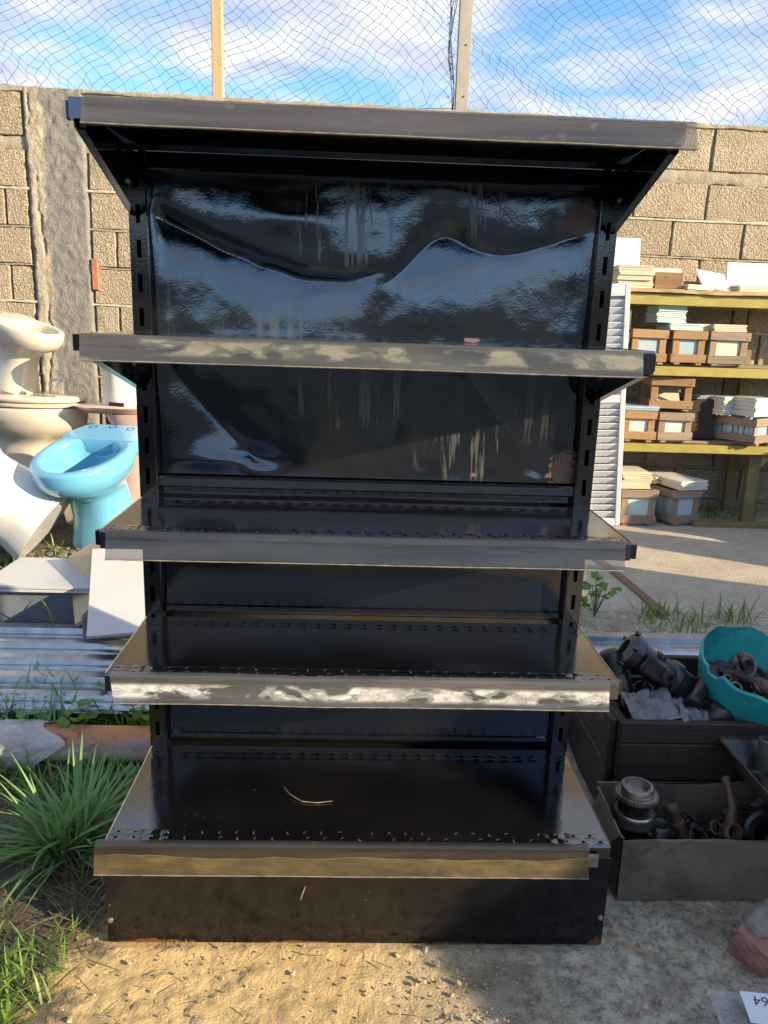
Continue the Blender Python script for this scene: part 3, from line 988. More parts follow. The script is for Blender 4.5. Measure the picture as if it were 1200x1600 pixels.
def dentA(X, Z):
    wl_ = sstep(0.05, -0.02, X)
    y = wl_ * groove(X, Z, lineA, DA, 0.055, 0.013) + (1 - wl_) * groove(X, Z, lineR, DR, 0.055, 0.03)
    y += 0.0026 * fbm2(X * 5, Z * 6, 61, 3) + 0.0007 * fbm2(X * 24, Z * 18, 63, 3)
    y -= 0.005 * np.exp(-((X + 0.16) / 0.07) ** 2 - ((Z - 1.32) / 0.03) ** 2)
    y += 0.004 * np.exp(-((X - 0.12) / 0.05) ** 2 - ((Z - 1.26) / 0.08) ** 2)
    return y


def dentB(X, Z):
    # a fold running down to a hit near the bottom left
    t_ = np.clip((1.04 - Z) / 0.19, 0, 1)
    xc = -0.40 + 0.17 * t_ ** 1.1
    d = (X - xc)
    y = 0.009 * np.exp(-np.abs(d) / np.where(d > 0, 0.02, 0.06)) * sstep(0.84, 0.87, Z)
    y += 0.006 * np.exp(-(((X + 0.22) / 0.045) ** 2 + ((Z - 0.85) / 0.03) ** 2))
    y -= 0.006 * np.exp(-(((X + 0.33) / 0.06) ** 2 + ((Z - 0.85) / 0.035) ** 2))
    y += 0.003 * np.exp(-(((X - 0.11) / 0.05) ** 2 + ((Z - 0.86) / 0.035) ** 2))
    y += 0.004 * np.exp(-np.abs(X - 0.06 - 0.25 * (Z - 0.95)) / 0.03) * sstep(0.84, 0.9, Z) + 0.004 * np.exp(-np.abs(X - 0.30 + 0.8 * (Z - 0.9)) / 0.04)
    y += 0.0032 * fbm2(X * 6, Z * 6, 71, 3) + 0.0006 * fbm2(X * 20, Z * 14, 73, 2)
    return y


panel(1.085, 1.395, M['paint_panelA'], dentA)
panel(0.82, 1.070, M['paint_panelB'], dentB)
panel(0.535, 0.800, M['paint'], lambda X, Z: 0.0015 * fbm2(X * 4, Z * 5, 81, 3), n=(90, 40))
panel(0.235, 0.520, M['paint'], lambda X, Z: 0.0015 * fbm2(X * 4, Z * 5, 83, 3), n=(90, 40))
for z, h in ((1.412, 0.034), (1.078, 0.02), (0.806, 0.022), (0.527, 0.02), (0.226, 0.02)):
    mb = MB(); mb.box((0, 0.025 if z < 0.7 else 0.016, z), (0.856, 0.012 if z < 0.7 else 0.03, h), None, 0.003); mb.build('cross_rail', M['paint'], unit)
mb = MB(); mb.box((0, 0.048, 0.7275), (0.925, 0.004, 1.42)); mb.build('rear_sheet', M['paint'], unit)


def perforated(m_, x0, x1, y0, y1, z, n, r_=0.0035):
    """one row of punched holes: n square cells, each with an octagonal hole whose lip stands up a little"""
    for i in range(n):
        a = x0 + (x1 - x0) * i / n; b = x0 + (x1 - x0) * (i + 1) / n
        cx, cy = (a + b) / 2, (y0 + y1) / 2
        c4 = [(b, y1, z), (a, y1, z), (a, y0, z), (b, y0, z)]
        oc = [(cx + r_ * math.cos(R(22.5 + 45 * k)), cy + r_ * math.sin(R(22.5 + 45 * k)), z + 0.0009) for k in range(8)]
        od = [(p[0], p[1], z - 0.004) for p in oc]
        ff = []
        for k in range(4):
            ff.append((k, 4 + (2 * k) % 8, 4 + (2 * k + 1) % 8))           # corner triangle
            ff.append((k, 4 + (2 * k + 1) % 8, 4 + (2 * k + 2) % 8, (k + 1) % 4))
        for k in range(8):
            ff.append((4 + k, 12 + k, 12 + (k + 1) % 8, 4 + (k + 1) % 8))
        m_.add(c4 + oc + od, ff)


def make_shelf(name, z, d, dx=0.0, lip=0.032, holes=True, label=None, top=True):
    sh = MB()
    hw = HW - 0.004
    xa, xb = -hw + dx, hw + dx
    rowd = 0.017
    if holes:
        perforated(sh, xa, xb, -d + 0.004, -d + 0.004 + rowd, z, 29)
        perforated(sh, xa + 0.0001, xb - 0.0155, -d + 0.004 + rowd, -d + 0.004 + 2 * rowd, z, 29)
        sh.add([(xb - 0.0155, -d + 0.004 + rowd, z), (xb, -d + 0.004 + rowd, z), (xb, -d + 0.004 + 2 * rowd, z), (xb - 0.0155, -d + 0.004 + 2 * rowd, z)], [(0, 1, 2, 3)])
        yb = -0.052
        perforated(sh, xa, xb, yb, yb + rowd, z, 29)
        perforated(sh, xa, xb, yb + rowd, yb + 2 * rowd, z, 29)
        ys = np.linspace(-d + 0.004 + 2 * rowd, yb, 14)
    else:
        ys = np.linspace(-d + 0.004, -0.018, 14)
    xs = np.linspace(xa, xb, 50)
    X, Y = np.meshgrid(xs, ys, indexing='ij')
    ed = np.minimum(np.minimum(X - xa, xb - X) / 0.03, np.minimum(Y - ys[0], ys[-1] - Y) / 0.03)
    Z = z + 0.0016 * fbm2(X * 5, Y * 6, int(z * 100), 2) * np.clip(ed, 0, 1)
    sh.grid(np.stack([X, Y, Z], -1))
    def q(*p): sh.add(p, [(0, 1, 2, 3)])
    q((xa, -0.018, z), (xb, -0.018, z), (xb, 0.0, z), (xa, 0.0, z))
    # rolled front edge
    pr = [(-d + 0.004, z), (-d + 0.0015, z - 0.0008), (-d, z - 0.003), (-d, z - lip), (-d + 0.012, z - lip)]
    for a, b in zip(pr[:-1], pr[1:]):
        q((xa, a[0], a[1]), (xb, a[0], a[1]), (xb, b[0], b[1]), (xa, b[0], b[1]))
    for x in (xa, xb):
        q((x, -d + 0.001, z - 0.002), (x, 0.0, z), (x, 0.0, z - 0.03), (x, -d + 0.001, z - 0.03))
    # stiffener under the shelf
    q((xa, -d * 0.45, z - 0.002), (xb, -d * 0.45, z - 0.002), (xb, -d * 0.45, z - 0.028), (xa, -d * 0.45, z - 0.028))
    q((xa, -d * 0.45, z - 0.028), (xb, -d * 0.45, z - 0.028), (xb, -d * 0.45 + 0.05, z - 0.028), (xa, -d * 0.45 + 0.05, z - 0.028))
    o = sh.build(name, M['paint_shelf'], unit, 30, fixn=False)
    if label: o['label'] = label
    if holes:                                    # pale metal arcs paint in the glints round the punched holes
        rm = MB()
        rows = ((xa, xb, -d + 0.004), (xa + 0.0001, xb - 0.0155, -d + 0.004 + rowd))
        for a_, b_, y_ in rows:
            for i in range(29):
                cx, cy = a_ + (b_ - a_) * (i + 0.5) / 29, y_ + rowd / 2
                if (i * 7 + int(y_ * 1000)) % 5 == 0: continue
                g0 = random.uniform(0.6, 2.2)
                vv = []
                for k in range(6):
                    an = g0 + k * 0.5
                    vv += [(cx + 0.0034 * math.cos(an), cy + 0.0034 * math.sin(an), z + 0.0010), (cx + 0.0047 * math.cos(an), cy + 0.0047 * math.sin(an), z + 0.0007)]
                rm.add(vv, [(2 * k, 2 * k + 1, 2 * k + 3, 2 * k + 2) for k in range(5)])
        tag(rm.build('hole_glints', M['lip'], o, fixn=False), kind='stuff')
    # pale worn edge of the side
    for x in (xa, xb):
        e = MB(); e.tube([(x, -d + 0.006, z + 0.0004), (x, -0.004, z + 0.0004)], 0.0011, 5)
        e.build('edge_trim', M['rail_edge'], o)
    return o


def bracket(sh, sx, z, d, hb, dx=0.0, zb=None):
    """triangular side plate: deep at the upright, shallow at the front"""
    x = sx * (HW - 0.006) + dx
    m_ = MB()
    poly = [(-d + 0.012, z - 0.004), (0.0, z - 0.004), (0.0, z - hb), (-0.012, z - hb), (-d + 0.02, z - 0.04), (-d + 0.012, z - 0.036)]
    vv = [(x - 0.0012, p[0], p[1]) for p in poly] + [(x + 0.0012, p[0], p[1]) for p in poly]
    n = len(poly)
    m_.add(vv, [tuple(range(n)), tuple(range(2 * n - 1, n - 1, -1))] + [(k, (k + 1) % n, n + (k + 1) % n, n + k) for k in range(n)])
    # flange along the sloping edge
    a, b = poly[3], poly[4]
    m_.add([(x, a[0], a[1]), (x - sx * 0.012, a[0], a[1]), (x - sx * 0.012, b[0], b[1]), (x, b[0], b[1])], [(0, 1, 2, 3)])
    br = m_.build('bracket', M['paint'], sh, fixn=False)
    for yy, zz, s1 in ((-0.02, z - hb * 0.55, 1.0), (-d + 0.045, z - 0.028, 0.75)):
        bo = MB(); bo.lathe([(0, 0), (0.006 * s1, 0), (0.005 * s1, 0.004), (0, 0.005)], 10, TR((x - sx * 0.001, yy, zz), (0, R(-90 * sx), 0)))
        bo.build('bolt', M['bolt'], br)
    return br


def price_rail(sh, x0, x1, d, z0, z1, mat, slant=0.0, seed=0):
    """thin C-profile plastic strip clipped on the front edge; z1 top, z0 bottom"""
    pr = [(-d + 0.010, z1 + 0.0018), (-d - 0.003, z1 + 0.0016), (-d - 0.0045, z1 - 0.001), (-d - 0.0062, z1 - 0.010),
          (-d - 0.0115, z0 + 0.010), (-d - 0.0150, z0 + 0.003), (-d - 0.0155, z0), (-d - 0.010, z0 - 0.002)]
    xs = np.linspace(0, 1, 46)
    P = np.zeros((46, len(pr), 3))
    for j, (yy, zz) in enumerate(pr):
        f = (z1 - zz) / max(z1 - z0, 1e-6)
        P[:, j, 0] = (x0 + slant * (1 - f)) + xs * (x1 - x0 - slant * (1 - f))
        P[:, j, 1] = yy - 0.0012 * fbm2(xs * 7, xs * 0 + seed, seed + 3, 2) * f
        P[:, j, 2] = zz + 0.0012 * fbm2(xs * 5, xs * 0 + seed, seed, 2)
    m_ = MB(); m_.grid(P)
    r_ = m_.build('price_rail', mat, sh, 180, fixn=False)
    e = MB()
    e.tube([tuple(P[i, 6]) for i in range(46)], [0.0009 + 0.0006 * abs(math.sin(i * 1.7 + seed)) for i in range(46)], 5)
    e.build('rail_edge', M['rail_edge'], r_)
    return r_


CLR = (0.20, 0.195, 0.19)
header = make_shelf('shelf', 1.4385, 0.300, lip=0.03, holes=False, label='topmost shelf, a deep canopy seen from below')
for s_ in (-1, 1): bracket(header, s_, 1.4385, 0.295, 0.125)
price_rail(header, -0.437, 0.472, 0.300, 1.399, 1.4375, rail_mat('rail_header', (0.105, 0.096, 0.092), (0.30, 0.26, 0.21), 1.40, 1.436, 0.60, 2.2, 0.5), seed=1)
sh2 = make_shelf('shelf', 1.1005, 0.2935, dx=-0.006, lip=0.036)
for s_ in (-1, 1): bracket(sh2, s_, 1.1005, 0.288, 0.107, dx=-0.003)
price_rail(sh2, -0.462, 0.431, 0.2935, 1.060, 1.099, rail_mat('rail_second', (0.12, 0.118, 0.10), (0.38, 0.35, 0.23), 1.068, 1.098, 0.545, 5.3, 0.55), seed=3)
sh3 = make_shelf('shelf', 0.7735, 0.266, lip=0.032)
for s_ in (-1, 1): bracket(sh3, s_, 0.7735, 0.262, 0.085)
price_rail(sh3, -0.447, 0.446, 0.266, 0.7275, 0.7725, rail_mat('rail_third', (0.05, 0.054, 0.062), (0.2, 0.2, 0.2), 0.73, 0.77, 0.75, 8.1, 0.3, rough=0.12), seed=5)
sh4 = make_shelf('shelf', 0.5155, 0.281, lip=0.032)
for s_ in (-1, 1): bracket(sh4, s_, 0.5155, 0.277, 0.085)
price_rail(sh4, -0.440, 0.440, 0.281, 0.4675, 0.5145, rail_mat('rail_fourth', (0.14, 0.14, 0.14), (0.62, 0.61, 0.57), 0.474, 0.504, 0.47, 1.4, 1.0, None, 0.3), slant=-0.008, seed=7)
base = make_shelf('base_shelf', 0.2135, 0.329, lip=0.026)
price_rail(base, -0.474, 0.417, 0.333, 0.1605, 0.2125, rail_mat('rail_base', (0.05, 0.046, 0.04), (0.20, 0.145, 0.05), 0.163, 0.196, 0.40, 3.6, 0.7, (0.192, 0.006), 0.06, rough=0.10), seed=9)
mb = MB(); mb.box((0.426, -0.3345, 0.188), (0.02, 0.003, 0.026)); mb.build('rail_joiner', M['rail_edge'], base)
# black tabs of the shelf lips that stick out past the rails
for sh, x0, x1, d, zz in ((header, -0.464, -0.4595, 0.298, 1.420), (sh2, -0.478, -0.4655, 0.285, 1.086), (sh2, 0.4525, 0.456, 0.290, 1.082),
                          (sh3, -0.470, -0.4592, 0.255, 0.757), (sh3, 0.4592, 0.472, 0.258, 0.755), (sh4, 0.4592, 0.470, 0.268, 0.499)):
    mb = MB(); mb.box(((x0 + x1) / 2, -d + 0.006, zz), (abs(x1 - x0), 0.012, 0.026), None, 0.001); mb.build('end_tab', M['paint'], sh)
# kick panel and its sides
kx = 0.4615
X, Z = np.meshgrid(np.linspace(-kx, kx, 120), np.linspace(0.001, 0.1865, 28), indexing='ij')
mb = MB(); mb.grid(np.stack([X, -0.329 + 0.0012 * fbm2(X * 5, Z * 6, 91, 2), Z], -1))
kick = mb.build('kick_panel', M['paint_plinth'], unit, 180, fixn=False)
for s_ in (-1, 1):
    mb = MB(); mb.box((s_ * (kx - 0.001), -0.165, 0.094), (0.002, 0.326, 0.185)); mb.build('base_side', M['paint'], unit)
for bx_, bz in ((-0.4555, 0.049), (0.4545, 0.061), (-0.456, 0.082)):
    mb = MB(); mb.lathe([(0, 0), (0.0055 if bz < 0.08 else 0.003, 0), (0.0045 if bz < 0.08 else 0.0025, 0.003), (0, 0.004)], 12, TR((bx_, -0.3292, bz), (R(90), 0, 0)))
    mb.build('bolt', M['bolt'] if bz < 0.08 else M['hole'], kick)
# dry grass stems lying on the unit
mb = MB(); mb.tube([(-0.155, -0.155, 0.2155), (-0.14, -0.185, 0.218), (-0.115, -0.205, 0.216), (-0.085, -0.208, 0.2155), (-0.055, -0.203, 0.2165)], [0.0005, 0.0009, 0.0009, 0.0008, 0.0004], 5)
tag(mb.build('dry_stem', M['straw']), 'curved dry grass stem lying on the base shelf', 'grass stem')
mb = MB(); mb.tube([(-0.099, -0.3315, 0.125), (-0.104, -0.3318, 0.11), (-0.107, -0.3315, 0.098)], [0.0009, 0.0012, 0.0007], 5)
tag(mb.build('dry_stem', M['straw']), 'short dry grass stem stuck to the kick panel', 'grass stem')

# ================================================================= left side: sanitary ware, tiles, sheets, pipe
def egg(n, L1, L2, W, cy=0.0, z=0.0, p=2.0, cx=0.0):
    """closed outline: front (-y) half length L1, back half length L2, half width W"""
    out = []
    for k in range(n):
        a = 2 * math.pi * k / n
        c, s_ = math.cos(a), math.sin(a)
        x = W * math.copysign(abs(c) ** (2 / p), c)
        y = math.copysign(abs(s_) ** (2 / p), s_)
        y = y * (L2 if y > 0 else L1)
        out.append((cx + x, cy + y, z))
    return out


def toilet(name, label, mat, M_, lid=False, group=None, foot=True):
    """floor-standing pan, front towards -y, base at the origin, 0.42 m tall"""
    r_ = thing(name, label, 'toilet', group=group)
    r_.matrix_world = M_
    n = 40
    R_ = []
    for z, L1, L2, W, cy, p in ((0.0, 0.145, 0.16, 0.128, 0.05, 2.8), (0.015, 0.145, 0.16, 0.127, 0.05, 2.8), (0.06, 0.135, 0.15, 0.117, 0.05, 2.7), (0.14, 0.125, 0.14, 0.106, 0.045, 2.6),
                                (0.225, 0.124, 0.14, 0.101, 0.035, 2.5), (0.256, 0.140, 0.15, 0.110, 0.025, 2.4), (0.280, 0.175, 0.175, 0.132, 0.01, 2.3), (0.306, 0.215, 0.20, 0.156, 0.0, 2.2),
                                (0.335, 0.243, 0.215, 0.172, 0.0, 2.2), (0.352, 0.250, 0.218, 0.176, 0.0, 2.2), (0.362, 0.254, 0.222, 0.180, 0.0, 2.2), (0.405, 0.256, 0.224, 0.182, 0.0, 2.2),
                                (0.416, 0.252, 0.221, 0.178, 0.0, 2.2), (0.42, 0.244, 0.214, 0.170, 0.0, 2.2)):
        R_.append(egg(n, L1, L2, W, cy, z, p))
    if lid:
        mb_ = MB(); mb_.rings(R_, True, True)
        mb_.build('bowl', mat, r_, 50)
        for nm, z0, th, k_ in (('seat', 0.424, 0.018, 1.02), ('lid', 0.445, 0.026, 1.03)):
            m2 = MB()
            m2.rings([egg(n, 0.25 * k_ * q, 0.2 * k_ * q, 0.178 * k_ * q, 0.0, z0 + th * h_, 2.2) for q, h_ in ((0.97, 0), (1, 0.2), (1, 0.7), (0.96, 1.0), (0.6, 1.12))], True, True)
            m2.build(nm, mat, r_, 50)
    else:
        inner = [(0.42, 0.216, 0.135, 0.146, -0.012), (0.412, 0.208, 0.128, 0.139, -0.012), (0.385, 0.204, 0.126, 0.136, -0.012), (0.37, 0.205, 0.126, 0.138, -0.012), (0.30, 0.165, 0.105, 0.11, -0.01), (0.22, 0.09, 0.08, 0.07, 0.0), (0.19, 0.04, 0.04, 0.035, 0.02)]
        for z, L1, L2, W, cy in inner:
            R_.append(egg(n, L1, L2, W, cy, z, 2.0))
        mb_ = MB(); mb_.rings(R_, True, True)
        bowl = mb_.build('bowl', mat, r_, 50)
        # flat deck behind the bowl with three fixing holes
        mb_ = MB(); poly = [(-0.16, 0.10), (-0.172, 0.15), (-0.13, 0.255), (-0.10, 0.272), (0.10, 0.272), (0.13, 0.255), (0.172, 0.15), (0.16, 0.10)]
        mb_.rings([[(p[0] * k_, (p[1] - 0.18) * k_ + 0.18, z) for p in poly] for z, k_ in ((0.345, 0.90), (0.365, 0.99), (0.414, 1.0), (0.4225, 0.965))], True, True)
        mb_.build('deck', mat, r_, 40)
        for hx, hy in ((-0.085, 0.235), (0.0, 0.245), (0.085, 0.235)):
            mb_ = MB(); mb_.lathe([(0.0, -0.004), (0.011, -0.004), (0.013, 0.0006), (0.0175, 0.0006), (0.016, -0.0004)], 16, TR((hx, hy, 0.4225)))
            mb_.build('fixing_hole', M['hole'], r_, 40)
    return r_


def dark_foot(r_):
    mb_ = MB(); mb_.rings([egg(32, 0.105, 0.13, 0.080, 0.05, -0.0015, 2.8), egg(32, 0.10, 0.125, 0.075, 0.05, 0.03, 2.8)], True, True)
    mb_.build('hollow', M['hole'], r_)


toilet('toilet', 'sky blue toilet pan without seat standing beside the shelf unit', M['cer_blue'],
       TR((-1.095, 1.65, 0.202), (R(14), 0, R(-10)), 1.0))
toilet('toilet', 'white toilet pan tipped over beside the blue one', M['cer_white'],
       TR((-1.26, 1.42, 0.30), (R(20), R(-52), R(-22)), 1.2))
mb = MB(); mb.box((0, 0, 0.065), (0.42, 0.5, 0.13), None, 0.006)
o = mb.build('support_slab', M['rubble'], M=TR((-1.58, 2.18, 0.17)))
tag(o, 'rough concrete slab carrying the cream toilet with the closed lid', 'slab')
toilet('toilet', 'cream toilet with closed lid under another cream bowl', M['cer_cream'],
       TR((-1.55, 2.15, 0.30), (0, 0, R(78)), 0.99), lid=True)
toilet('toilet', 'cream toilet bowl stacked on top of the closed lid', M['cer_cream'],
       TR((-1.615, 2.16, 0.785), (R(14), R(0), R(62)), 0.74))
r_ = toilet('toilet', 'pale cream toilet standing on a pink basin behind the blue one', M['cer_cream2'],
       TR((-1.115, 2.04, 0.742), (R(3), 0, R(-30)), 0.70))
mb = MB(); mb.box((0.05, -0.096, 0.014), (0.12, 0.012, 0.024), TR((0, 0, 0), (0, 0, R(8))), 0.004); mb.build('base_slot', M['hole'], r_)
mb = MB()
mb.rings([egg(36, a, a, b, 0, z, 3.2) for z, a, b in ((0, 0.10, 0.13), (0.015, 0.13, 0.16), (0.03, 0.145, 0.178), (0.034, 0.14, 0.172))], True, True)
o = mb.build('washbasin', M['cer_pink'], None, 50, M=TR((-1.13, 2.05, 0.706), (0, 0, R(-6))))
tag(o, 'shallow pinkish washbasin lying upside down on the pedestal behind the blue toilet', 'washbasin')
# pinkish cream pedestal holding the stack up
mb = MB()
mb.rings([egg(32, a, a, b, 0, z, 2.6) for z, a, b in ((0, 0.10, 0.115), (0.02, 0.10, 0.115), (0.08, 0.085, 0.095), (0.3, 0.08, 0.085), (0.45, 0.09, 0.105), (0.5, 0.11, 0.135), (0.52, 0.115, 0.14))], True, True)
o = mb.build('washbasin_pedestal', M['cer_pink'], None, 50, M=TR((-1.04, 2.05, 0.185)))
tag(o, 'pinkish ceramic washbasin pedestal standing behind the blue toilet', 'pedestal')
mb = MB()
mb.rings([egg(32, a, a * 1.1, b, 0, z, 2.3) for z, a, b in ((0, 0.115, 0.15), (0.03, 0.135, 0.175), (0.10, 0.15, 0.20), (0.13, 0.15, 0.20), (0.135, 0.13, 0.18), (0.06, 0.10, 0.13))], True, True)
o = mb.build('washbasin', M['cer_cream'], None, 50, M=TR((-1.00, 2.28, 0.72), (R(60), 0, R(-12))))
tag(o, 'cream washbasin leaning on the wall above the pedestal', 'washbasin')
mb = MB(); mb.box((0, 0, 0), (0.44, 0.3, 0.5), None, 0.005)
o = mb.build('block_pile', M['rubble'], M=TR((-1.05, 2.45, 0.43)))
tag(o, 'stacked concrete rubble behind the sanitary ware', 'rubble')
fit = thing('chrome_holder', 'small dull chrome holder standing by the stacked cream toilets', 'holder', (-1.36, 2.0, 0.783))
mb = MB(); mb.box((0, 0, 0.028), (0.022, 0.02, 0.056), None, 0.002); mb.build('post', M['chrome'], fit)
mb = MB(); mb.tube([(-0.05, 0, 0.0), (-0.05, 0, 0.05), (-0.04, 0, 0.064), (0.0, 0, 0.066), (0.02, 0, 0.058)], 0.007, 8); mb.build('arm', M['chrome'], fit, 40)

# tile stack in front of the toilets
st = thing('floor_tile_stack', 'stack of large grey floor tiles with a dark slate tile across its front', 'tile stack', (-1.06, 0.87, 0.0))
mb = MB(); mb.box((0, 0.012, 0.185), (0.345, 0.010, 0.125), TR((0, 0, 0), (R(-3), 0, 0)), 0.001); mb.build('slate_tile', M['tile_slate'], st)
for k_ in range(4):
    mb = MB(); mb.box((0.0, 0.158, 0.142 + k_ * 0.026), (0.33, 0.28, 0.024), None, 0.001); mb.build('core_tile', M['tile_slate'], st)
for k_, (dx_, dz_) in enumerate(((0.004, 0.0), (0.0, 0.011))):
    mb = MB(); mb.box((dx_, 0.145, 0.256 + dz_), (0.355, 0.315, 0.009), TR((0, 0, 0), (0, 0, R(0.5 - k_))), 0.001); mb.build('floor_tile', M['tile_grey'], st)
mb = MB(); mb.box((0, 0, 0), (0.26, 0.52, 0.010), None, 0.001)
o = mb.build('floor_tile', M['tile_pale'], M=TR((-0.735, 0.835, 0.285), (R(13), R(0), R(16))))
tag(o, 'pale glossy floor tile lying askew beside the shelf upright', 'tile')
mb = MB(); mb.box((0, 0, 0), (0.24, 0.46, 0.02), None, 0.002)
o = mb.build('floor_tile', M['tile_slate'], M=TR((-0.735, 0.86, 0.262), (R(13), R(0), R(15))))
tag(o, 'dark tile directly beneath the pale askew tile', 'tile')
mb = MB(); mb.box((0, 0, 0), (0.15, 0.46, 0.014), None, 0.001)
o = mb.build('chipboard_offcut', M['board'], M=TR((-0.905, 0.96, 0.272), (R(13), R(-30), R(15))))
tag(o, 'tan chipboard offcut wedged between the grey tiles and the pale tile', 'board')
mb = MB(); mb.box((0, 0, 0), (0.30, 0.32, 0.10), None, 0.006)
o = mb.build('brick_support', M['rubble'], M=TR((-0.71, 0.87, 0.185)))
tag(o, 'rough block holding up the pale askew tile', 'block')


# corrugated sheets lying behind the unit
def corr(y0, w, x0, x1, seed, pitch=0.092, amp=0.015):
    ny = int(w / pitch * 16)
    v_ = np.linspace(0, w, ny)
    ph = (v_ / pitch) % 1.0
    prof = amp * np.clip(2.2 * np.sin(2 * np.pi * ph), -1, 1)
    xs = np.linspace(x0, x1, 40)
    X, V = np.meshgrid(xs, v_, indexing='ij')
    Z = np.broadcast_to(prof, X.shape) + 0.004 * fbm2(X * 1.2, V * 1.5 + seed, seed, 2)
    m_ = MB(); m_.grid(np.stack([X, V + y0, Z], -1))
    b = len(m_.v)
    m_.v += [(p[0], p[1], p[2] - 0.0016) for p in m_.v]
    nf = len(m_.f)
    m_.f += [tuple(i + b for i in reversed(f)) for f in m_.f[:nf]]
    a, c = 40, ny
    for i in range(a - 1):
        for j in (0, c - 1):
            m_.f.append((i * c + j, (i + 1) * c + j, b + (i + 1) * c + j, b + i * c + j))
    return m_


for k_, (dz_, dy, xa, xb, lb) in enumerate(((0.0, 0.0, -1.75, 1.9, 'bottom galvanised corrugated sheet of the pile behind the shelf unit'),
                                            (0.017, -0.012, -1.7, 1.85, 'middle galvanised corrugated sheet of the pile behind the shelf unit'),
                                            (0.034, 0.006, -1.8, 1.95, 'top galvanised corrugated sheet of the pile behind the shelf unit'))):
    o = corr(0, 0.44, xa, xb, 5 + k_).build('corrugated_sheet', M['galv'], None, 50, M=TR((0, 0.40 + dy, 0.075 + dz_), (R(6.5), 0, R(0.6))))
    tag(o, lb, 'metal sheet', 'corrugated sheets')
for x in (-1.2, 0.0, 1.2):
    mb = MB(); mb.box((0, 0, 0), (0.07, 0.42, 0.05), None, 0.003)
    o = mb.build('batten', M['wood_grey'], M=TR((x, 0.60, 0.066), (R(7), 0, 0)))
    tag(o, 'short timber batten under the %s of the corrugated sheets' % {-1.2: 'left end', 0.0: 'middle', 1.2: 'right end'}[x], 'batten')

pipe = thing('rusty_pipe', 'flaking orange rusty pipe lying in the grass left of the unit', 'pipe', (0, 0, 0))
pp = [(-1.5, 0.272, 0.056), (-1.1, 0.275, 0.055), (-0.7, 0.277, 0.053), (-0.33, 0.28, 0.052)]
mb = MB(); mb.tube(pp, 0.046, 32); mb.build('pipe_body', M['pipe'], pipe, 40)
mb = MB()
for k_ in range(2):
    pass
m_ = MB()
nu, nv = 70, 36
U, V = np.meshgrid(np.linspace(0, 1, nu), np.linspace(0, 2 * np.pi, nv), indexing='ij')
rad = 0.050 + 0.010 * (fbm2(U * 9, np.cos(V) * 2 + np.sin(V) * 3, 101, 3) + 0.5) + 0.02 * np.maximum(-np.sin(V), 0) * (0.6 + fbm2(U * 6, V, 103, 2))
Xp = -1.16 + U * (0.375 + 0.03 * np.sin(3 * V) + 0.03 * fbm2(V * 1.5, V * 0, 105, 2))
m_.grid(np.stack([Xp, 0.274 + rad * np.cos(V), 0.055 + rad * np.sin(V)], -1))
o = m_.build('plastic_wrap', M['film_milky'], None, 180, fixn=False)
tag(o, 'crumpled clear plastic bag wrapped round the left end of the rusty pipe', 'plastic bag')

# ================================================================= right rear: yellow rack, crates and tiles
RY = 2.42                                       # front plane of the rack
rack = thing('storage_rack', 'yellow steel rack against the wall stacked with tile crates', 'rack', (0, 0, 0))
for z1_, z0_ in ((1.333, 1.278), (0.977, 0.930), (0.577, 0.534)):
    mb = MB(); mb.box((2.1, RY + 0.02, (z0_ + z1_) / 2), (1.60, 0.04, z1_ - z0_), None, 0.002); mb.build('beam', M['yellow'], rack)
    mb = MB(); mb.box((2.1, 2.73, (z0_ + z1_) / 2), (1.60, 0.03, z1_ - z0_), None, 0.002); mb.build('beam', M['yellow'], rack)
for x in (1.33, 2.0975, 2.86):
    for y in (RY + 0.06, 2.72):
        if x == 2.0975 and y < 2.6:
            mb = MB(); mb.box((x, y, 0.36), (0.062, 0.04, 0.42), None, 0.002); mb.build('post', M['rack_post'], rack)
        else:
            mb = MB(); mb.box((x, y, 0.75), (0.04, 0.03, 1.14), None, 0.002); mb.build('post', M['rack_post'], rack)
mb = MB(); mb.prism([(0, 0), (0.07, 0.0), (0.0, -0.07)], 0.004, TR((2.128, RY + 0.04, 0.534), (R(90), 0, 0))); mb.build('gusset', M['yellow'], rack)
for z_ in (0.980, 0.580):
    for k_ in range(4):
        mb = MB(); mb.box((2.09, RY + 0.085 + k_ * 0.07, z_ + 0.004), (1.54, 0.062, 0.012), None, 0.001); mb.build('deck_board', M['wood_grey'], rack)
# ragged plywood top
xs = np.linspace(1.235, 2.9, 90)
m_ = MB(); P = np.zeros((90, 8, 3))
fr = RY - 0.02 + 0.010 * fbm2(xs * 9, xs * 0, 111, 3)
z_t = 1.353 + 0.004 * fbm2(xs * 4, xs * 0, 113, 2)
for j, (yy, zz) in enumerate(((2.76, 0.0), (2.6, 0.0), (None, 0.0), (None, -0.006), (None, -0.012), (None, -0.018), (2.6, -0.018), (2.76, -0.018))):
    P[:, j, 0] = xs; P[:, j, 1] = yy if yy else fr + 0.004 * fbm2(xs * 30, xs * 0 + j, 115, 2); P[:, j, 2] = z_t + zz
m_.grid(P); m_.build('plywood_top', M['ply'], rack, 40, fixn=False)
mb = MB(); mb.box((1.262, RY - 0.032, 1.345), (0.045, 0.02, 0.014), None, 0.001); mb.build('steel_end', M['iron'], rack)
mb = MB(); mb.box((2.2, RY - 0.06, 0.158), (0.9, 0.05, 0.05), None, 0.003)
tag(mb.build('yellow_bar', M['rack_post']), 'worn yellow steel bar lying on the ground before the rack', 'bar')

crate_cache = {}
def cmesh(key, fn):
    if key not in crate_cache:
        m_ = MB(); fn(m_); crate_cache[key] = m_.mesh(key[0], key[1])
    return crate_cache[key]


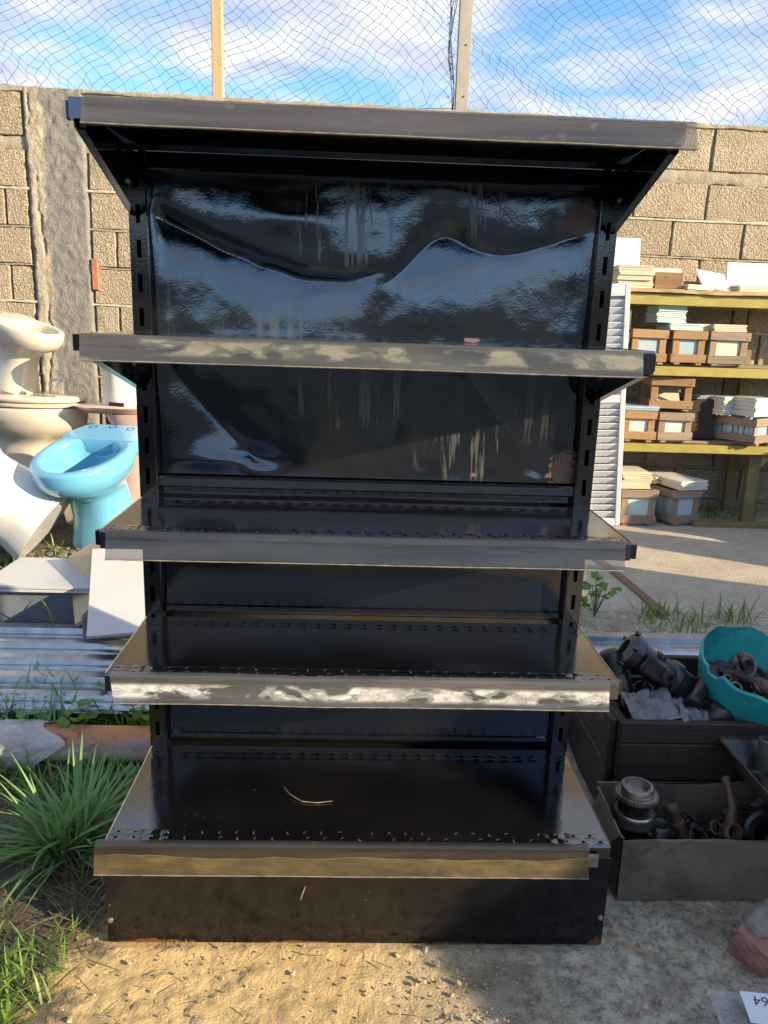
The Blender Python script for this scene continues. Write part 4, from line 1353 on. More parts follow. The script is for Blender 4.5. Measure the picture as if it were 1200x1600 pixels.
def slat(parent, c, d, mat, rot=(0, 0, 0), name='slat'):
    d = tuple(round(v, 3) for v in d)
    me = cmesh((name, mat, d), lambda m_: m_.box((0, 0, 0), d, None, 0.0018))
    return link(name, me, parent, TR(c, tuple(a + random.uniform(-.012, .012) for a in rot)))


def crate(label, x, y, z, w=0.185, d=0.30, h=0.175, rz=0.0, tile=None, mat=None, empty=False, group='tile crates', rx=0.0, fill=0.82):
    """slatted tile crate, front face towards -y"""
    c = thing('tile_crate', label, 'crate', (x, y, z), (rx, 0, rz + random.uniform(-.05, .05)), group)
    mat = mat or M['wood']
    th = 0.011; ps = 0.036
    for yy, sgn in ((0.0, 1), (d, -1)):
        for sx in (-1, 1):
            slat(c, (sx * (w / 2 - ps / 2 - 0.004), yy + sgn * (th * 1.5 + 0.001), h / 2), (ps, th, h - 0.008), mat, name='corner_post')
        for zz, hh in ((0.024, 0.042), (h - 0.024, 0.042)):
            slat(c, (0, yy + sgn * th * 0.5, zz), (w + random.uniform(0, 0.012), th, hh), mat)
    for sx in (-1, 1):
        for zz in (0.026, h - 0.026):
            slat(c, (sx * (w / 2 - th / 2), d / 2, zz), (th, d - 2 * th - 0.004, 0.040), mat)
    for sx in (-1, 1):
        slat(c, (sx * (w / 2 - 0.03), d / 2, -0.004), (0.03, d, 0.010), mat, name='foot')
    if tile and not empty:
        n = 9
        for k_ in range(n):
            slat(c, (random.uniform(-.006, .006), 0.032 + k_ * (d - 0.064) / (n - 1), 0.012 + (h * fill) / 2 - random.uniform(0, 0.02)), (w - 2 * th - 0.016, (d - 0.07) / n, h * fill), tile, name='tile', rot=(0, random.uniform(-.05, .05), 0))
        m_ = MB(); q_ = w * 0.5 - 0.04
        m_.add([(-q_ * 0.2, 0.026, 0.02), (q_ * 0.5, 0.026, 0.02), (q_ * (0.1 + 0.7 * random.random()), 0.026, h * random.uniform(0.45, 0.75)), (-q_ * random.uniform(0.0, 0.5), 0.027, h * 0.4)], [(0, 1, 2, 3)])
        m_.build('broken_tile', M['tile_white'], c)
    return c


def tiles(label, x, y, z, w, d, n, mat, th=0.0095, rz=0.0, jit=0.004, name='tile_stack', group=None):
    s_ = thing(name, label, 'tile stack', (x, y, z), (0, 0, rz), group)
    me = cmesh(('tile', mat, (w, d, th)), lambda m_: m_.box((0, 0, 0), (w, d, th - 0.0012), None, 0.0008))
    for k_ in range(n):
        link('tile', me, s_, TR((random.uniform(-jit, jit), random.uniform(-jit, jit), th * (k_ + 0.5)), (0, 0, random.uniform(-.03, .03))))
    return s_


zm, zl, zg = 0.995, 0.595, 0.165
crate('tile crate at the left end of the middle shelf with aqua tiles inside', 1.445, RY, zm, 0.188, 0.29, 0.165, tile=M['tile_blue'])
crate('middle crate of the three on the middle shelf, under the aqua tile stack', 1.652, RY + 0.005, zm, 0.172, 0.29, 0.165, tile=M['tile_blue'])
crate('right crate on the middle shelf with cream tiles on top', 1.862, RY + 0.01, zm, 0.205, 0.29, 0.165, tile=M['tile_cream'], mat=M['wood_grey'])
crate('left crate on the bottom shelf beside the louvred door', 1.437, RY, zl, 0.175, 0.29, 0.155, tile=M['tile_white'])
crate('grey crate on the bottom shelf under the empty crate', 1.632, RY + 0.005, zl, 0.185, 0.28, 0.150, tile=M['tile_white'], mat=M['wood_grey'])
crate('long weathered crate set at an angle on the bottom shelf, at the picture edge', 2.105, RY + 0.0, zl, 0.19, 0.31, 0.135, rz=R(34), tile=M['tile_blue'], mat=M['wood_grey'])
ec = crate('empty broken crate on top of the bottom shelf crates', 1.60, RY + 0.03, zl + 0.162, 0.215, 0.24, 0.165, rz=R(-4), empty=True, group='tile crates')
crate('crate on the ground under the rack with a cream tile pile', 1.45, RY - 0.09, zg, 0.192, 0.30, 0.185, rz=R(3), tile=M['tile_aqua'], mat=M['wood_grey'])
crate('crate on the ground turned slightly, topped with white tiles', 1.718, RY - 0.06, zg, 0.182, 0.32, 0.185, rz=R(17), tile=M['tile_blue'], mat=M['wood_grey'])
# tiles on and in the crates
tiles('tall stack of pale aqua tiles on the middle shelf crates', 1.552, RY + 0.11, zm + 0.199, 0.15, 0.15, 9, M['tile_aqua'], 0.0092, 0.02)
tiles('low stack of pale aqua tiles underneath the tall aqua stack', 1.622, RY + 0.10, zm + 0.163, 0.17, 0.18, 4, M['tile_aqua'], 0.0086, 0.02)
tiles('low cream tile stack on the right middle shelf crate', 1.855, RY + 0.10, zm + 0.163, 0.17, 0.16, 4, M['tile_cream'], 0.0092)
tiles('dark stack of old tiles between the aqua and cream tiles', 1.73, RY + 0.13, zm + 0.163, 0.085, 0.15, 4, M['tile_cream'], 0.009, 0.05)
tiles('two bluish tiles lying on the left bottom shelf crate', 1.44, RY + 0.10, zl + 0.154, 0.19, 0.2, 2, M['tile_blue'], 0.011, -0.05)
mb = MB(); mb.box((0, 0, 0), (0.15, 0.15, 0.009), None, 0.001)
o = mb.build('tile', M['tile_cream'], M=TR((1.60, RY + 0.13, zl + 0.232), (R(38), R(6), R(-8))))
tag(o, 'single cream tile leaning inside the empty broken crate', 'tile')
tiles('left pile of white tiles on the long angled crate', 1.90, RY + 0.14, zl + 0.138, 0.11, 0.15, 10, M['tile_white'], 0.0095, R(30), 0.003)
tiles('right pile of white tiles on the long angled crate', 2.05, RY + 0.08, zl + 0.138, 0.15, 0.15, 10, M['tile_white'], 0.0098, R(30), 0.004)
tiles('thin stack of dark tiles beside the white tile piles', 1.785, RY + 0.16, zl + 0.215, 0.12, 0.12, 2, M['tile_slate'], 0.010, R(30))
mb = MB(); mb.box((0, 0, 0), (0.16, 0.14, 0.212), None, 0.004)
o = mb.build('wooden_chock', M['wood_dark'], M=TR((1.80, RY + 0.17, zl + 0.107)))
tag(o, 'dark wooden chock behind the angled crate on the bottom shelf', 'wood block')
tiles('cream tile pile on the ground crate next to the louvred door', 1.427, RY + 0.03, zg + 0.185, 0.155, 0.2, 9, M['tile_cream'], 0.0095, 0.03, 0.006)
tiles('white tile stack on the turned ground crate', 1.69, RY + 0.07, zg + 0.185, 0.175, 0.29, 5, M['tile_white'], 0.0095, R(19), 0.006)
tiles('loose cream tiles behind the white stack on the turned crate', 1.58, RY + 0.14, zg + 0.19, 0.10, 0.18, 4, M['tile_cream'], 0.0095, R(24), 0.006)
# on the plywood top
zt_ = 1.3565
tiles('stack of beige tiles at the left end of the plywood top', 1.345, RY + 0.10, zt_, 0.175, 0.17, 9, M['tile_cream'], 0.0122, R(-3), 0.006)
mb = MB(); mb.box((0, 0, 0), (0.15, 0.009, 0.15), None, 0.001)
o = mb.build('tile', M['tile_white'], M=TR((1.345, RY + 0.22, zt_ + 0.185), (R(-9), 0, 0)))
tag(o, 'square white tile standing on edge behind the beige stack', 'tile')
tiles('white tile stack right behind the wooden block on the top', 1.515, RY + 0.15, zt_, 0.15, 0.15, 10, M['tile_white'], 0.0105, R(2))
mb = MB(); mb.box((0, 0, 0), (0.135, 0.05, 0.078), None, 0.003)
o = mb.build('wood_block', M['wood'], M=TR((1.515, RY + 0.03, zt_ + 0.040), (0, 0, R(-14))))
tag(o, 'orange brown wooden block lying on the plywood top', 'wood block')
tiles('few beige tiles lying flat right of the wooden block', 1.645, RY + 0.06, zt_, 0.16, 0.14, 2, M['tile_cream'], 0.012, R(18))
mb = MB(); mb.box((0, 0, 0), (0.14, 0.09, 0.05), None, 0.003)
o = mb.build('wood_block', M['wood'], M=TR((1.68, RY + 0.20, zt_ + 0.026), (0, R(0), R(20))))
tag(o, 'brown wood offcut behind the leaning white tile', 'wood block')
mb = MB(); mb.box((0, 0, 0), (0.16, 0.010, 0.15), None, 0.001)
o = mb.build('tile', M['tile_white'], M=TR((1.765, RY + 0.085, zt_ + 0.052), (R(-52), R(8), R(6))))
tag(o, 'white tile leaning at a slant in the middle of the plywood top', 'tile')
mb = MB(); mb.box((0, 0, 0), (0.24, 0.012, 0.13), None, 0.001)
o = mb.build('tile', M['tile_white'], M=TR((1.985, RY + 0.16, zt_ + 0.088), (R(-12), 0, 0)))
tag(o, 'wide white tile standing on edge at the right of the plywood top', 'tile')
tiles('low stack of cream tiles before the wide white tile', 1.955, RY + 0.07, zt_, 0.17, 0.12, 3, M['tile_cream'], 0.011, 0)

# louvred white metal door standing against the rack
door = thing('louvred_door', 'narrow white metal door with louvres, rust spotted, leaning on the rack', 'door', (1.262, 2.33, 0.155), (R(-1.5), R(-3.0), R(-8)))
H_ = 1.215
for x_, w_ in ((0.0765, 0.024), (-0.0765, 0.024)):
    mb = MB(); mb.box((x_, 0, H_ / 2), (w_, 0.03, H_), None, 0.002); mb.build('stile', M['door'], door)
for z_ in (0.02, 0.655, H_ - 0.03):
    mb = MB(); mb.box((0, 0, z_), (0.129, 0.028, 0.04 if z_ < 1 else 0.06), None, 0.002); mb.build('rail', M['door'], door)
mb = MB(); mb.box((0, 0.012, 0.92), (0.128, 0.006, 0.47), None, 0.001); mb.build('panel', M['door'], door)
me = None
for k_ in range(17):
    if me is None:
        m_ = MB(); m_.box((0, 0, 0), (0.128, 0.006, 0.034), TR((0, 0, 0), (R(28), 0, 0)), 0.001); me = m_.mesh('slat', M['door'])
    link('slat', me, door, TR((0, 0, 0.060 + k_ * 0.0352)))
for k_ in range(13):
    link('slat', me, door, TR((0, 0, 0.70 + k_ * 0.0352)))
mb = MB(); mb.tube([(0.0895, -0.006, 0.02), (0.0895, -0.006, 0.06)], 0.006, 8); mb.build('hinge', M['iron_rust'], door)
mb = MB(); mb.tube([(0.0895, -0.006, 0.93), (0.0895, -0.006, 0.98)], 0.006, 8); mb.build('hinge', M['iron_rust'], door)

# ================================================================= right front: bins of engine parts
bin_ = thing('wooden_parts_crate', 'oily dark wooden crate full of engine parts beside the shelf unit', 'crate', (0, 0, 0))
CX0, CX1, CY0, CY1, CZ = 0.582, 1.32, 0.0, 0.36, 0.285
for k_, (z0_, z1_) in enumerate(((0.008, 0.138), (0.142, 0.232), (0.2345, CZ))):
    mb = MB(); mb.box(((CX0 + CX1) / 2, CY0 + 0.010, (z0_ + z1_) / 2), (CX1 - CX0, 0.020, z1_ - z0_), TR((0, 0, 0), (0, 0, 0)), 0.003); mb.build('plank', M['wood_dark'], bin_)
    mb = MB(); mb.box((CX0 + 0.010, (CY0 + CY1) / 2 + 0.011, (z0_ + z1_) / 2 - 0.004), (0.020, CY1 - CY0 - 0.022, z1_ - z0_), None, 0.003); mb.build('plank', M['wood_dark'], bin_)
    mb = MB(); mb.box(((CX0 + CX1) / 2, CY1 + 0.011, (z0_ + z1_) / 2), (CX1 - CX0, 0.020, z1_ - z0_), None, 0.003); mb.build('plank', M['wood_dark'], bin_)
mb = MB(); mb.box(((CX0 + CX1) / 2 + 0.02, 0.19, 0.10), (CX1 - CX0 - 0.06, 0.33, 0.02)); mb.build('floor_board', M['wood_dark'], bin_)
mb = MB(); mb.box((CX0 - 0.009, CY0 + 0.05, 0.15), (0.016, 0.05, 0.26), None, 0.003); mb.build('batten', M['wood_dark'], bin_)
# faint stencilled letters
cu = bpy.data.curves.new('lettering', 'FONT'); cu.body = 'FRIEDR'; cu.size = 0.045; cu.extrude = 0.0001
cu.materials.append(simple('faded_stencil', (0.022, 0.016, 0.015), (0.034, 0.025, 0.023), 40, 0.6))
def text_mesh(cu, name):
    o_ = bpy.data.objects.new(name, cu); COL.objects.link(o_)
    bpy.context.view_layer.update()
    me_ = bpy.data.meshes.new_from_object(o_.evaluated_get(bpy.context.evaluated_depsgraph_get()))
    bpy.data.objects.remove(o_); me_.name = name
    return me_
link('lettering', text_mesh(cu, 'lettering'), bin_, TR((0.635, CY0 - 0.0006, 0.192), (R(90), 0, 0)))

card = thing('parts_box', 'stained low box of gearbox parts standing in front of the wooden crate', 'box', (0, 0, 0))
def wavy_panel(p0, p1, z0, z1, seed, th=0.006, n=40):
    p0 = np.array(p0); p1 = np.array(p1)
    tt = np.linspace(0, 1, n); d = p1 - p0; nrm = np.array([-d[1], d[0]]) / np.hypot(*d)
    m_ = MB()
    rows = []
    for side in (0, 1):
        for f in np.linspace(0, 1, 8) if side == 0 else np.linspace(1, 0, 8):
            top = z1 + 0.010 * fbm2(tt * 6, tt * 0, seed, 3)
            z = z0 + (top - z0) * f
            off = (th * side) + 0.006 * fbm2(tt * 4, tt * 0 + f * 2, seed + 1, 2) * f
            rows.append(np.stack([p0[0] + d[0] * tt + nrm[0] * off, p0[1] + d[1] * tt + nrm[1] * off, z], -1))
    m_.grid(np.array(rows))
    return m_
wavy_panel((0.53, -0.212), (1.20, -0.20), 0.0, 0.140, 121).build('side_panel', M['card'], card, 60)
wavy_panel((0.527, -0.03), (0.527, -0.206), 0.0, 0.140, 123).build('side_panel', M['card'], card, 60)
wavy_panel((0.53, -0.025), (1.20, -0.025), 0.0, 0.150, 125).build('side_panel', M['card'], card, 60)
mb = MB(); mb.box((0.865, -0.118, 0.012), (0.66, 0.165, 0.01)); mb.build('bottom', M['card'], card)
mb = MB(); mb.add([(0.526, -0.20, 0.142), (0.526, -0.06, 0.15), (0.502, -0.08, 0.125), (0.498, -0.19, 0.112)], [(0, 1, 2, 3)]); mb.build('torn_flap', M['card'], card)


def gear_ring(m_, r0, r1, n, z0, z1, twist=0.0, M_=None, steps=6):
    rr_ = []
    for s_ in range(steps + 1):
        f = s_ / steps; ring = []
        for k_ in range(n):
            for q, rad_ in ((0.0, r0), (0.25, r1), (0.5, r1), (0.75, r0)):
                a = 2 * math.pi * (k_ + q) / n + twist * f
                ring.append((rad_ * math.cos(a), rad_ * math.sin(a), z0 + (z1 - z0) * f))
        rr_.append(ring)
    m_.rings(rr_, True, True, M_)


gs = thing('gear_shaft', 'upright steel gear shaft with helical teeth standing in the stained box', 'gear', (0.585, -0.115, 0.017))
mb = MB(); mb.lathe([(0.024, 0), (0.024, 0.09), (0.030, 0.094), (0.030, 0.100)], 28); mb.build('shaft', M['iron'], gs, 40)
mb = MB(); mb.lathe([(0.030, 0.1005), (0.042, 0.102), (0.0425, 0.106), (0.041, 0.110), (0.0425, 0.118), (0.0425, 0.126), (0.040, 0.129), (0.030, 0.129)], 36); mb.build('collar', M['steel'], gs, 40)
mb = MB(); gear_ring(mb, 0.0315, 0.0360, 26, 0.1295, 0.160, 0.5); mb.build('helical_gear', M['iron'], gs)
mb = MB(); gear_ring(mb, 0.0415, 0.0455, 44, 0.161, 0.170, 0.0, None, 1); mb.build('toothed_ring', M['steel'], gs)
mb = MB(); mb.lathe([(0.034, 0.1705), (0.035, 0.172), (0.034, 0.184), (0.0325, 0.187), (0.026, 0.187), (0.026, 0.172)], 36); mb.build('top_collar', M['steel'], gs, 40)


def part(name, label, mat, fn, loc, rot=(0, 0, 0), cat='engine part', smooth=40):
    m_ = MB(); fn(m_)
    o_ = m_.build(name, mat, None, smooth, M=TR(loc, rot))
    return tag(o_, label, cat)


def lat(*prof, n=24):
    return lambda m_: m_.lathe(list(prof), n)


def torus(R0, r0, n=28, k=10, sc=(1, 1, 1)):
    def f(m_):
        m_.lathe([(R0 + r0 * math.cos(2 * math.pi * i / k), r0 * sc[2] * math.sin(2 * math.pi * i / k)) for i in range(k)], n, None, True)
    return f


part('threaded_stub', 'brown rusty threaded stub leaning beside the gear shaft', M['iron_rust'],
     lat((0.012, 0), (0.012, 0.04), (0.016, 0.042), (0.016, 0.05), (0.013, 0.052), (0.013, 0.075), (0.018, 0.078), (0.019, 0.092), (0.017, 0.096), (0.010, 0.097), (0.009, 0.092)),
     (0.698, -0.125, 0.075), (R(-8), R(-24), 0))


def eyelet(m_):
    m_.lathe([(0.022, -0.008), (0.024, 0.008), (0.015, 0.010), (0.013, -0.008)], 24, None, True)
    m_.tube([(0.0, 0.018, 0), (0.004, 0.05, 0.004), (0.0, 0.085, 0.0), (-0.006, 0.11, -0.004)], [0.013, 0.010, 0.008, 0.010], 10)
part('shift_lever', 'greasy shift lever with a round eye in the stained box', M['iron_rust'], eyelet, (0.772, -0.165, 0.128), (R(62), R(12), R(14)))
part('seal_ring', 'small rusty ring lying next to the shift lever eye', M['iron_rust'], torus(0.013, 0.003), (0.742, -0.16, 0.135), (R(50), 0, R(20)))


def half_flange(m_):
    rr_ = []
    for k_ in range(25):
        a = math.pi * 1.25 * k_ / 24 - 0.3
        ring = []
        for ra, za in ((0.032, -0.014), (0.052, -0.014), (0.054, 0.012), (0.046, 0.016), (0.032, 0.010)):
            ring.append((ra * math.cos(a), ra * math.sin(a), za))
        rr_.append(ring)
    m_.rings(rr_, True, True)
part('half_housing', 'curved half of a cast housing lying in the stained box', M['iron'], half_flange, (0.862, -0.15, 0.112), (R(68), R(14), R(-20)))
def elbow(m_):
    m_.tube([(0, 0, 0), (0.02, 0, 0.03), (0.05, 0, 0.045), (0.09, 0, 0.04), (0.12, 0, 0.012)], [0.016, 0.015, 0.014, 0.014, 0.019], 14)
part('elbow_pipe', 'dark bent metal elbow in the stained box behind the half housing', M['iron_rust'], elbow, (0.86, -0.075, 0.115), (0, 0, R(-8)))
part('link_arm', 'dark curved link arm lying across the stained box', M['iron'], lambda m_: m_.tube([(0, 0, 0), (0.03, 0.01, 0.02), (0.07, 0.005, 0.012), (0.11, -0.02, -0.004)], [0.009, 0.007, 0.006, 0.009], 10),
     (0.79, -0.09, 0.118), (0, 0, R(-6)))
part('engine_scrap', 'black greasy casting filling the bottom of the stained box', M['iron'], lambda m_: [m_.lathe([(0.03, 0), (0.05, 0.01), (0.045, 0.05), (0.02, 0.06), (0.01, 0.055)], 14, TR((0.07 * k_, 0.01 * (k_ % 2), 0.0), (0.4 * k_, 0.5 * k_, 0))) for k_ in range(1)],
     (0.66, -0.085, 0.03))

def heap(name, label, x0, x1, y0, y1, z, n, mat, seed):
    rr = random.Random(seed); m_ = MB()
    for _ in range(n):
        x, y = rr.uniform(x0, x1), rr.uniform(y0, y1); rt = (rr.uniform(-1.5, 1.5), rr.uniform(-1.5, 1.5), rr.uniform(0, 6)); k = rr.random(); T_ = TR((x, y, z + rr.uniform(-.012, .012)), rt)
        if k < 0.35: m_.lathe([(0.006, 0), (0.012, 0.002), (0.012, 0.012), (0.006, 0.014), (0.005, 0.04), (0.003, 0.041)], 7, T_)
        elif k < 0.6: m_.lathe([(0.010 + 0.003 * math.cos(2 * math.pi * i / 6), 0.004 * math.sin(2 * math.pi * i / 6)) for i in range(6)], 14, T_, True)
        elif k < 0.8: m_.box((0, 0, 0), (rr.uniform(.02, .05), rr.uniform(.01, .025), rr.uniform(.006, .016)), T_, 0.002)
        else: m_.tube([(0, 0, 0), (0.02, 0.008, 0.004), (0.045, 0, 0.0)], [0.006, 0.005, 0.007], 8, True, T_)
    return tag(m_.build(name, mat, None, 40), label, 'metal scrap', kind='stuff')
heap('greasy_scrap', 'greasy bolts and bits covering the bottom of the stained box', 0.56, 1.15, -0.19, -0.05, 0.062, 150, M['iron'], 91)
heap('rusty_scrap', 'rusty bits mixed through the stained box', 0.62, 1.15, -0.19, -0.05, 0.072, 60, M['iron_rust'], 92)
heap('oily_scrap', 'oily bolts and bits lying in the wooden crate', 0.63, 1.25, 0.05, 0.33, 0.235, 190, M['iron'], 93)

# gearbox castings lying in the wooden crate
def casting(m_):
    m_.lathe([(0.030, 0), (0.038, 0.004), (0.040, 0.05), (0.046, 0.056), (0.046, 0.075), (0.040, 0.082), (0.034, 0.13), (0.036, 0.16), (0.044, 0.166), (0.044, 0.19), (0.036, 0.196), (0.028, 0.20), (0.020, 0.20), (0.018, 0.18)], 28)
    m_.box((0.0, -0.036, 0.115), (0.05, 0.035, 0.085), None, 0.008)
    m_.lathe([(0.016, 0), (0.016, 0.025), (0.009, 0.026), (0.008, 0.015)], 16, TR((0.006, -0.05, 0.10), (R(90), 0, 0)))
    for a in range(5):
        m_.lathe([(0.006, 0), (0.006, 0.012), (0.003, 0.013)], 8, TR((0.044 * math.cos(a * 1.25), 0.044 * math.sin(a * 1.25), 0.186)))
    m_.box((0.03, -0.015, 0.12), (0.02, 0.05, 0.012), None, 0.003)
part('gearbox_casting', 'black oily gearbox casting lying slanted in the wooden crate', M['iron'], casting, (0.80, 0.15, 0.285), (R(-14), R(-56), R(8)))
part('starter_body', 'dark cylindrical casting at the left end of the wooden crate', M['iron'],
     lat((0.022, 0), (0.030, 0.004), (0.031, 0.05), (0.027, 0.055), (0.030, 0.09), (0.024, 0.11), (0.01, 0.112)), (0.635, 0.16, 0.275), (R(-14), R(-18), 0))
def sleeve(m_):
    m_.lathe([(0.017, 0), (0.021, 0.002), (0.022, 0.014), (0.019, 0.018), (0.018, 0.075), (0.022, 0.08), (0.022, 0.10), (0.012, 0.10), (0.012, 0.01)], 24)
part('hollow_sleeve', 'worn grey tube with an open end facing the camera in the crate', M['iron'], sleeve, (0.765, 0.065, 0.295), (R(-66), R(20), R(-35)))
part('engine_lump', 'black round engine part resting by the crate front edge', M['iron'], lat((0.02, 0), (0.035, 0.012), (0.036, 0.05), (0.02, 0.07), (0.012, 0.071)), (0.825, 0.075, 0.235), (R(12), R(8), 0))
part('plate_bracket', 'flat dark bracket lying under the gearbox casting', M['iron'], lambda m_: m_.prism([(-0.06, -0.03), (0.06, -0.035), (0.07, 0.02), (0.0, 0.05), (-0.06, 0.03)], 0.012), (0.705, 0.085, 0.262), (R(16), R(-10), R(20)))
# crumpled plastic in the crate
def crumple(nx, ny, sx_, sy_, amp, seed):
    X_, Y_ = np.meshgrid(np.linspace(-sx_, sx_, nx), np.linspace(-sy_, sy_, ny), indexing='ij')
    Z_ = amp * np.abs(fbm2(X_ * 22, Y_ * 22, seed, 3)) * 2 + amp * 0.8 * fbm2(X_ * 9, Y_ * 9, seed + 1, 2)
    m_ = MB(); m_.grid(np.stack([X_ * (1 + 0.1 * fbm2(Y_ * 9, X_ * 0, seed + 2, 2)), Y_, Z_], -1)); return m_
o = crumple(36, 30, 0.055, 0.05, 0.018, 131).build('plastic_bag', M['film'], None, 30, M=TR((0.672, 0.072, 0.283), (R(18), R(-6), 0)), fixn=False)
tag(o, 'crumpled clear plastic bag at the left corner of the wooden crate', 'plastic bag')
o = crumple(36, 30, 0.055, 0.045, 0.022, 137).build('plastic_bag', M['film'], None, 30, M=TR((0.775, 0.055, 0.275), (R(20), R(5), 0)), fixn=False)
tag(o, 'crumpled clear plastic bag at the middle of the crate front edge', 'plastic bag')

# teal plastic bowl, broken rim, tilted to the camera
bowl_o = thing('plastic_bowl', 'broken teal plastic bowl heaped with rings and gears on the crate', 'bowl', (0.93, 0.14, 0.236), (R(9), R(11), R(-8)))
m_ = MB(); nb, nr = 72, 16
prof_o = [(0.001, 0.0), (0.065, 0.002), (0.092, 0.012), (0.116, 0.036), (0.132, 0.066), (0.142, 0.098), (0.150, 0.13)]
prof_i = [(p[0] - 0.005 if p[0] > 0.01 else p[0], p[1] + 0.005) for p in prof_o]
rr_ = []
def rimz(a):
    z = 0.0
    if 3.45 < a < 3.75: z -= 0.016
    if 4.75 < a < 5.05: z -= 0.012
    return z + 0.028 * max(0.0, math.sin(a)) * 0.9 + 0.004 * math.sin(a * 9)
for p in prof_o + prof_i[::-1]:
    ring = []
    for k_ in range(nb):
        a = 2 * math.pi * k_ / nb; f = (p[1] / 0.13) ** 2
        ring.append((p[0] * math.cos(a), p[0] * math.sin(a), p[1] + f * rimz(a)))
    rr_.append(ring)
m_.rings(rr_, False, False)
m_.build('bowl_shell', M['teal'], bowl_o, 50)
bits = [('bearing_ring', 'large open bearing ring standing in the teal bowl', 'steel_d', torus(0.028, 0.0055, sc=(1, 1, 1.6)), (0.927, 0.164, 0.353), (R(62), R(14), 0)),
        ('spring_coil', 'ribbed dark coil at the right in the teal bowl', 'iron', lambda m_: [m_.lathe([(0.022 + 0.003 * math.cos(2 * math.pi * i / 6), k_ * 0.0065 + 0.003 * math.sin(2 * math.pi * i / 6)) for i in range(6)], 22, None, True) for k_ in range(7)], (1.065, 0.16, 0.365), (R(55), R(30), 0)),
        ('seal_ring', 'small pale ring at the front of the heap in the teal bowl', 'steel_d', torus(0.0135, 0.003), (0.873, 0.083, 0.334), (R(40), R(10), 0)),
        ('seal_ring', 'smallest ring near the left of the heap in the teal bowl', 'steel_d', torus(0.008, 0.0025), (0.864, 0.110, 0.346), (R(30), R(-14), 0)),
        ('rocker_arm', 'rusty rocker arm lying across the teal bowl heap', 'iron_rust', lambda m_: m_.tube([(0, 0, 0), (0.03, -0.02, 0.006), (0.055, -0.05, 0.0), (0.075, -0.075, -0.012)], [0.011, 0.012, 0.010, 0.014], 10), (0.87, 0.14, 0.342), (0, 0, 0)),
        ('cast_hub', 'rusty hub with a bolt face in the middle of the teal bowl', 'iron_rust', lat((0.02, 0), (0.022, 0.012), (0.012, 0.016), (0.011, 0.024), (0.005, 0.026)), (0.933, 0.092, 0.330), (R(38), R(18), 0)),
        ('cast_bracket', 'rusty angular bracket at the left rim inside the teal bowl', 'iron_rust', lambda m_: [m_.box((0, 0, 0), (0.018, 0.02, 0.05), None, 0.004), m_.lathe([(0.006, 0), (0.012, 0), (0.012, 0.012), (0.006, 0.012)], 14, TR((0, -0.014, 0.012), (R(90), 0, 0)), True)], (0.908, 0.135, 0.378), (R(10), R(-22), 0)),
        ('pinion', 'dark small pinion at the back of the teal bowl heap', 'iron', lambda m_: gear_ring(m_, 0.017, 0.021, 12, 0, 0.026, 0.3), (0.891, 0.173, 0.336), (R(52), R(-24), 0)),
        ('pinion', 'flat dark pinion half buried in the teal bowl heap', 'iron', lambda m_: gear_ring(m_, 0.019, 0.023, 14, 0, 0.018, 0.2), (0.909, 0.119, 0.320), (R(20), R(14), 0)),
        ('grey_pipe_end', 'smooth grey pipe end at the right in the teal bowl', 'steel_d', lat((0.026, 0), (0.028, 0.002), (0.028, 0.11), (0.024, 0.112), (0.023, 0.01)), (1.004, 0.051, 0.303), (R(-20), R(62), R(14)))]
M['steel_d'] = simple('dull_grey_steel', (0.20, 0.18, 0.16), (0.11, 0.095, 0.085), 25, 0.45, 0.2, 60, metal=0.6)
for nm, lb, mt, fn, lc, rt in bits:
    part(nm, lb, M[mt], fn, lc, rt)
rb = random.Random(77)
for k_ in range(12):
    a_ = rb.uniform(0, 6.283); r_ = 0.085 * math.sqrt(rb.random())
    loc_ = Matrix.Translation((0.93, 0.14, 0.236)) @ Euler((R(9), R(11), R(-8))).to_matrix().to_4x4() @ Vector((r_ * math.cos(a_), r_ * math.sin(a_), 0.094))
    kind_ = k_ % 4
    fn_ = [torus(rb.uniform(0.008, 0.014), 0.0028), lat((0.005, 0), (0.009, 0.001), (0.009, 0.008), (0.005, 0.009), (0.004, 0.03), (0.002, 0.031), n=6), lat((0.006, 0), (0.010, 0), (0.010, 0.016), (0.006, 0.016), n=14),
           (lambda m_: gear_ring(m_, 0.010, 0.013, 10, 0, 0.012, 0.2))][kind_]
    o_ = part(['washer_ring', 'loose_bolt', 'bushing', 'small_cog'][kind_], (['black greasy ', 'rusty brown ', 'dull grey '][k_ % 3]) + ['small ring', 'stubby bolt', 'short bushing', 'tiny cog wheel'][kind_] + ' among the scrap in the teal bowl', M[['iron', 'iron_rust', 'steel_d'][k_ % 3]], fn_, tuple(loc_), (rb.uniform(-1.2, 1.2), rb.uniform(-1.2, 1.2), rb.uniform(0, 6)))
    o_['group'] = 'loose small parts in the teal bowl'
mb = MB()
X_, Y_ = np.meshgrid(np.linspace(-1, 1, 30), np.linspace(-1, 1, 30), indexing='ij')
rad_ = np.maximum(np.hypot(X_, Y_), 1e-6); sq = np.maximum(np.abs(X_), np.abs(Y_)) / rad_
Xd, Yd = X_ * sq * 0.124, Y_ * sq * 0.124
mb.grid(np.stack([Xd, Yd, 0.072 + 0.014 * fbm2(Xd * 40, Yd * 40, 141, 3) + 0.01 * (1 - (np.hypot(Xd, Yd) / 0.124) ** 2)], -1))
o = mb.build('metal_scrap', M['iron_rust'], None, 40, M=TR((0.93, 0.14, 0.236), (R(9), R(11), R(-8))), fixn=False)
tag(o, 'mass of small greasy metal scrap filling the teal bowl', 'metal scrap', kind='stuff')

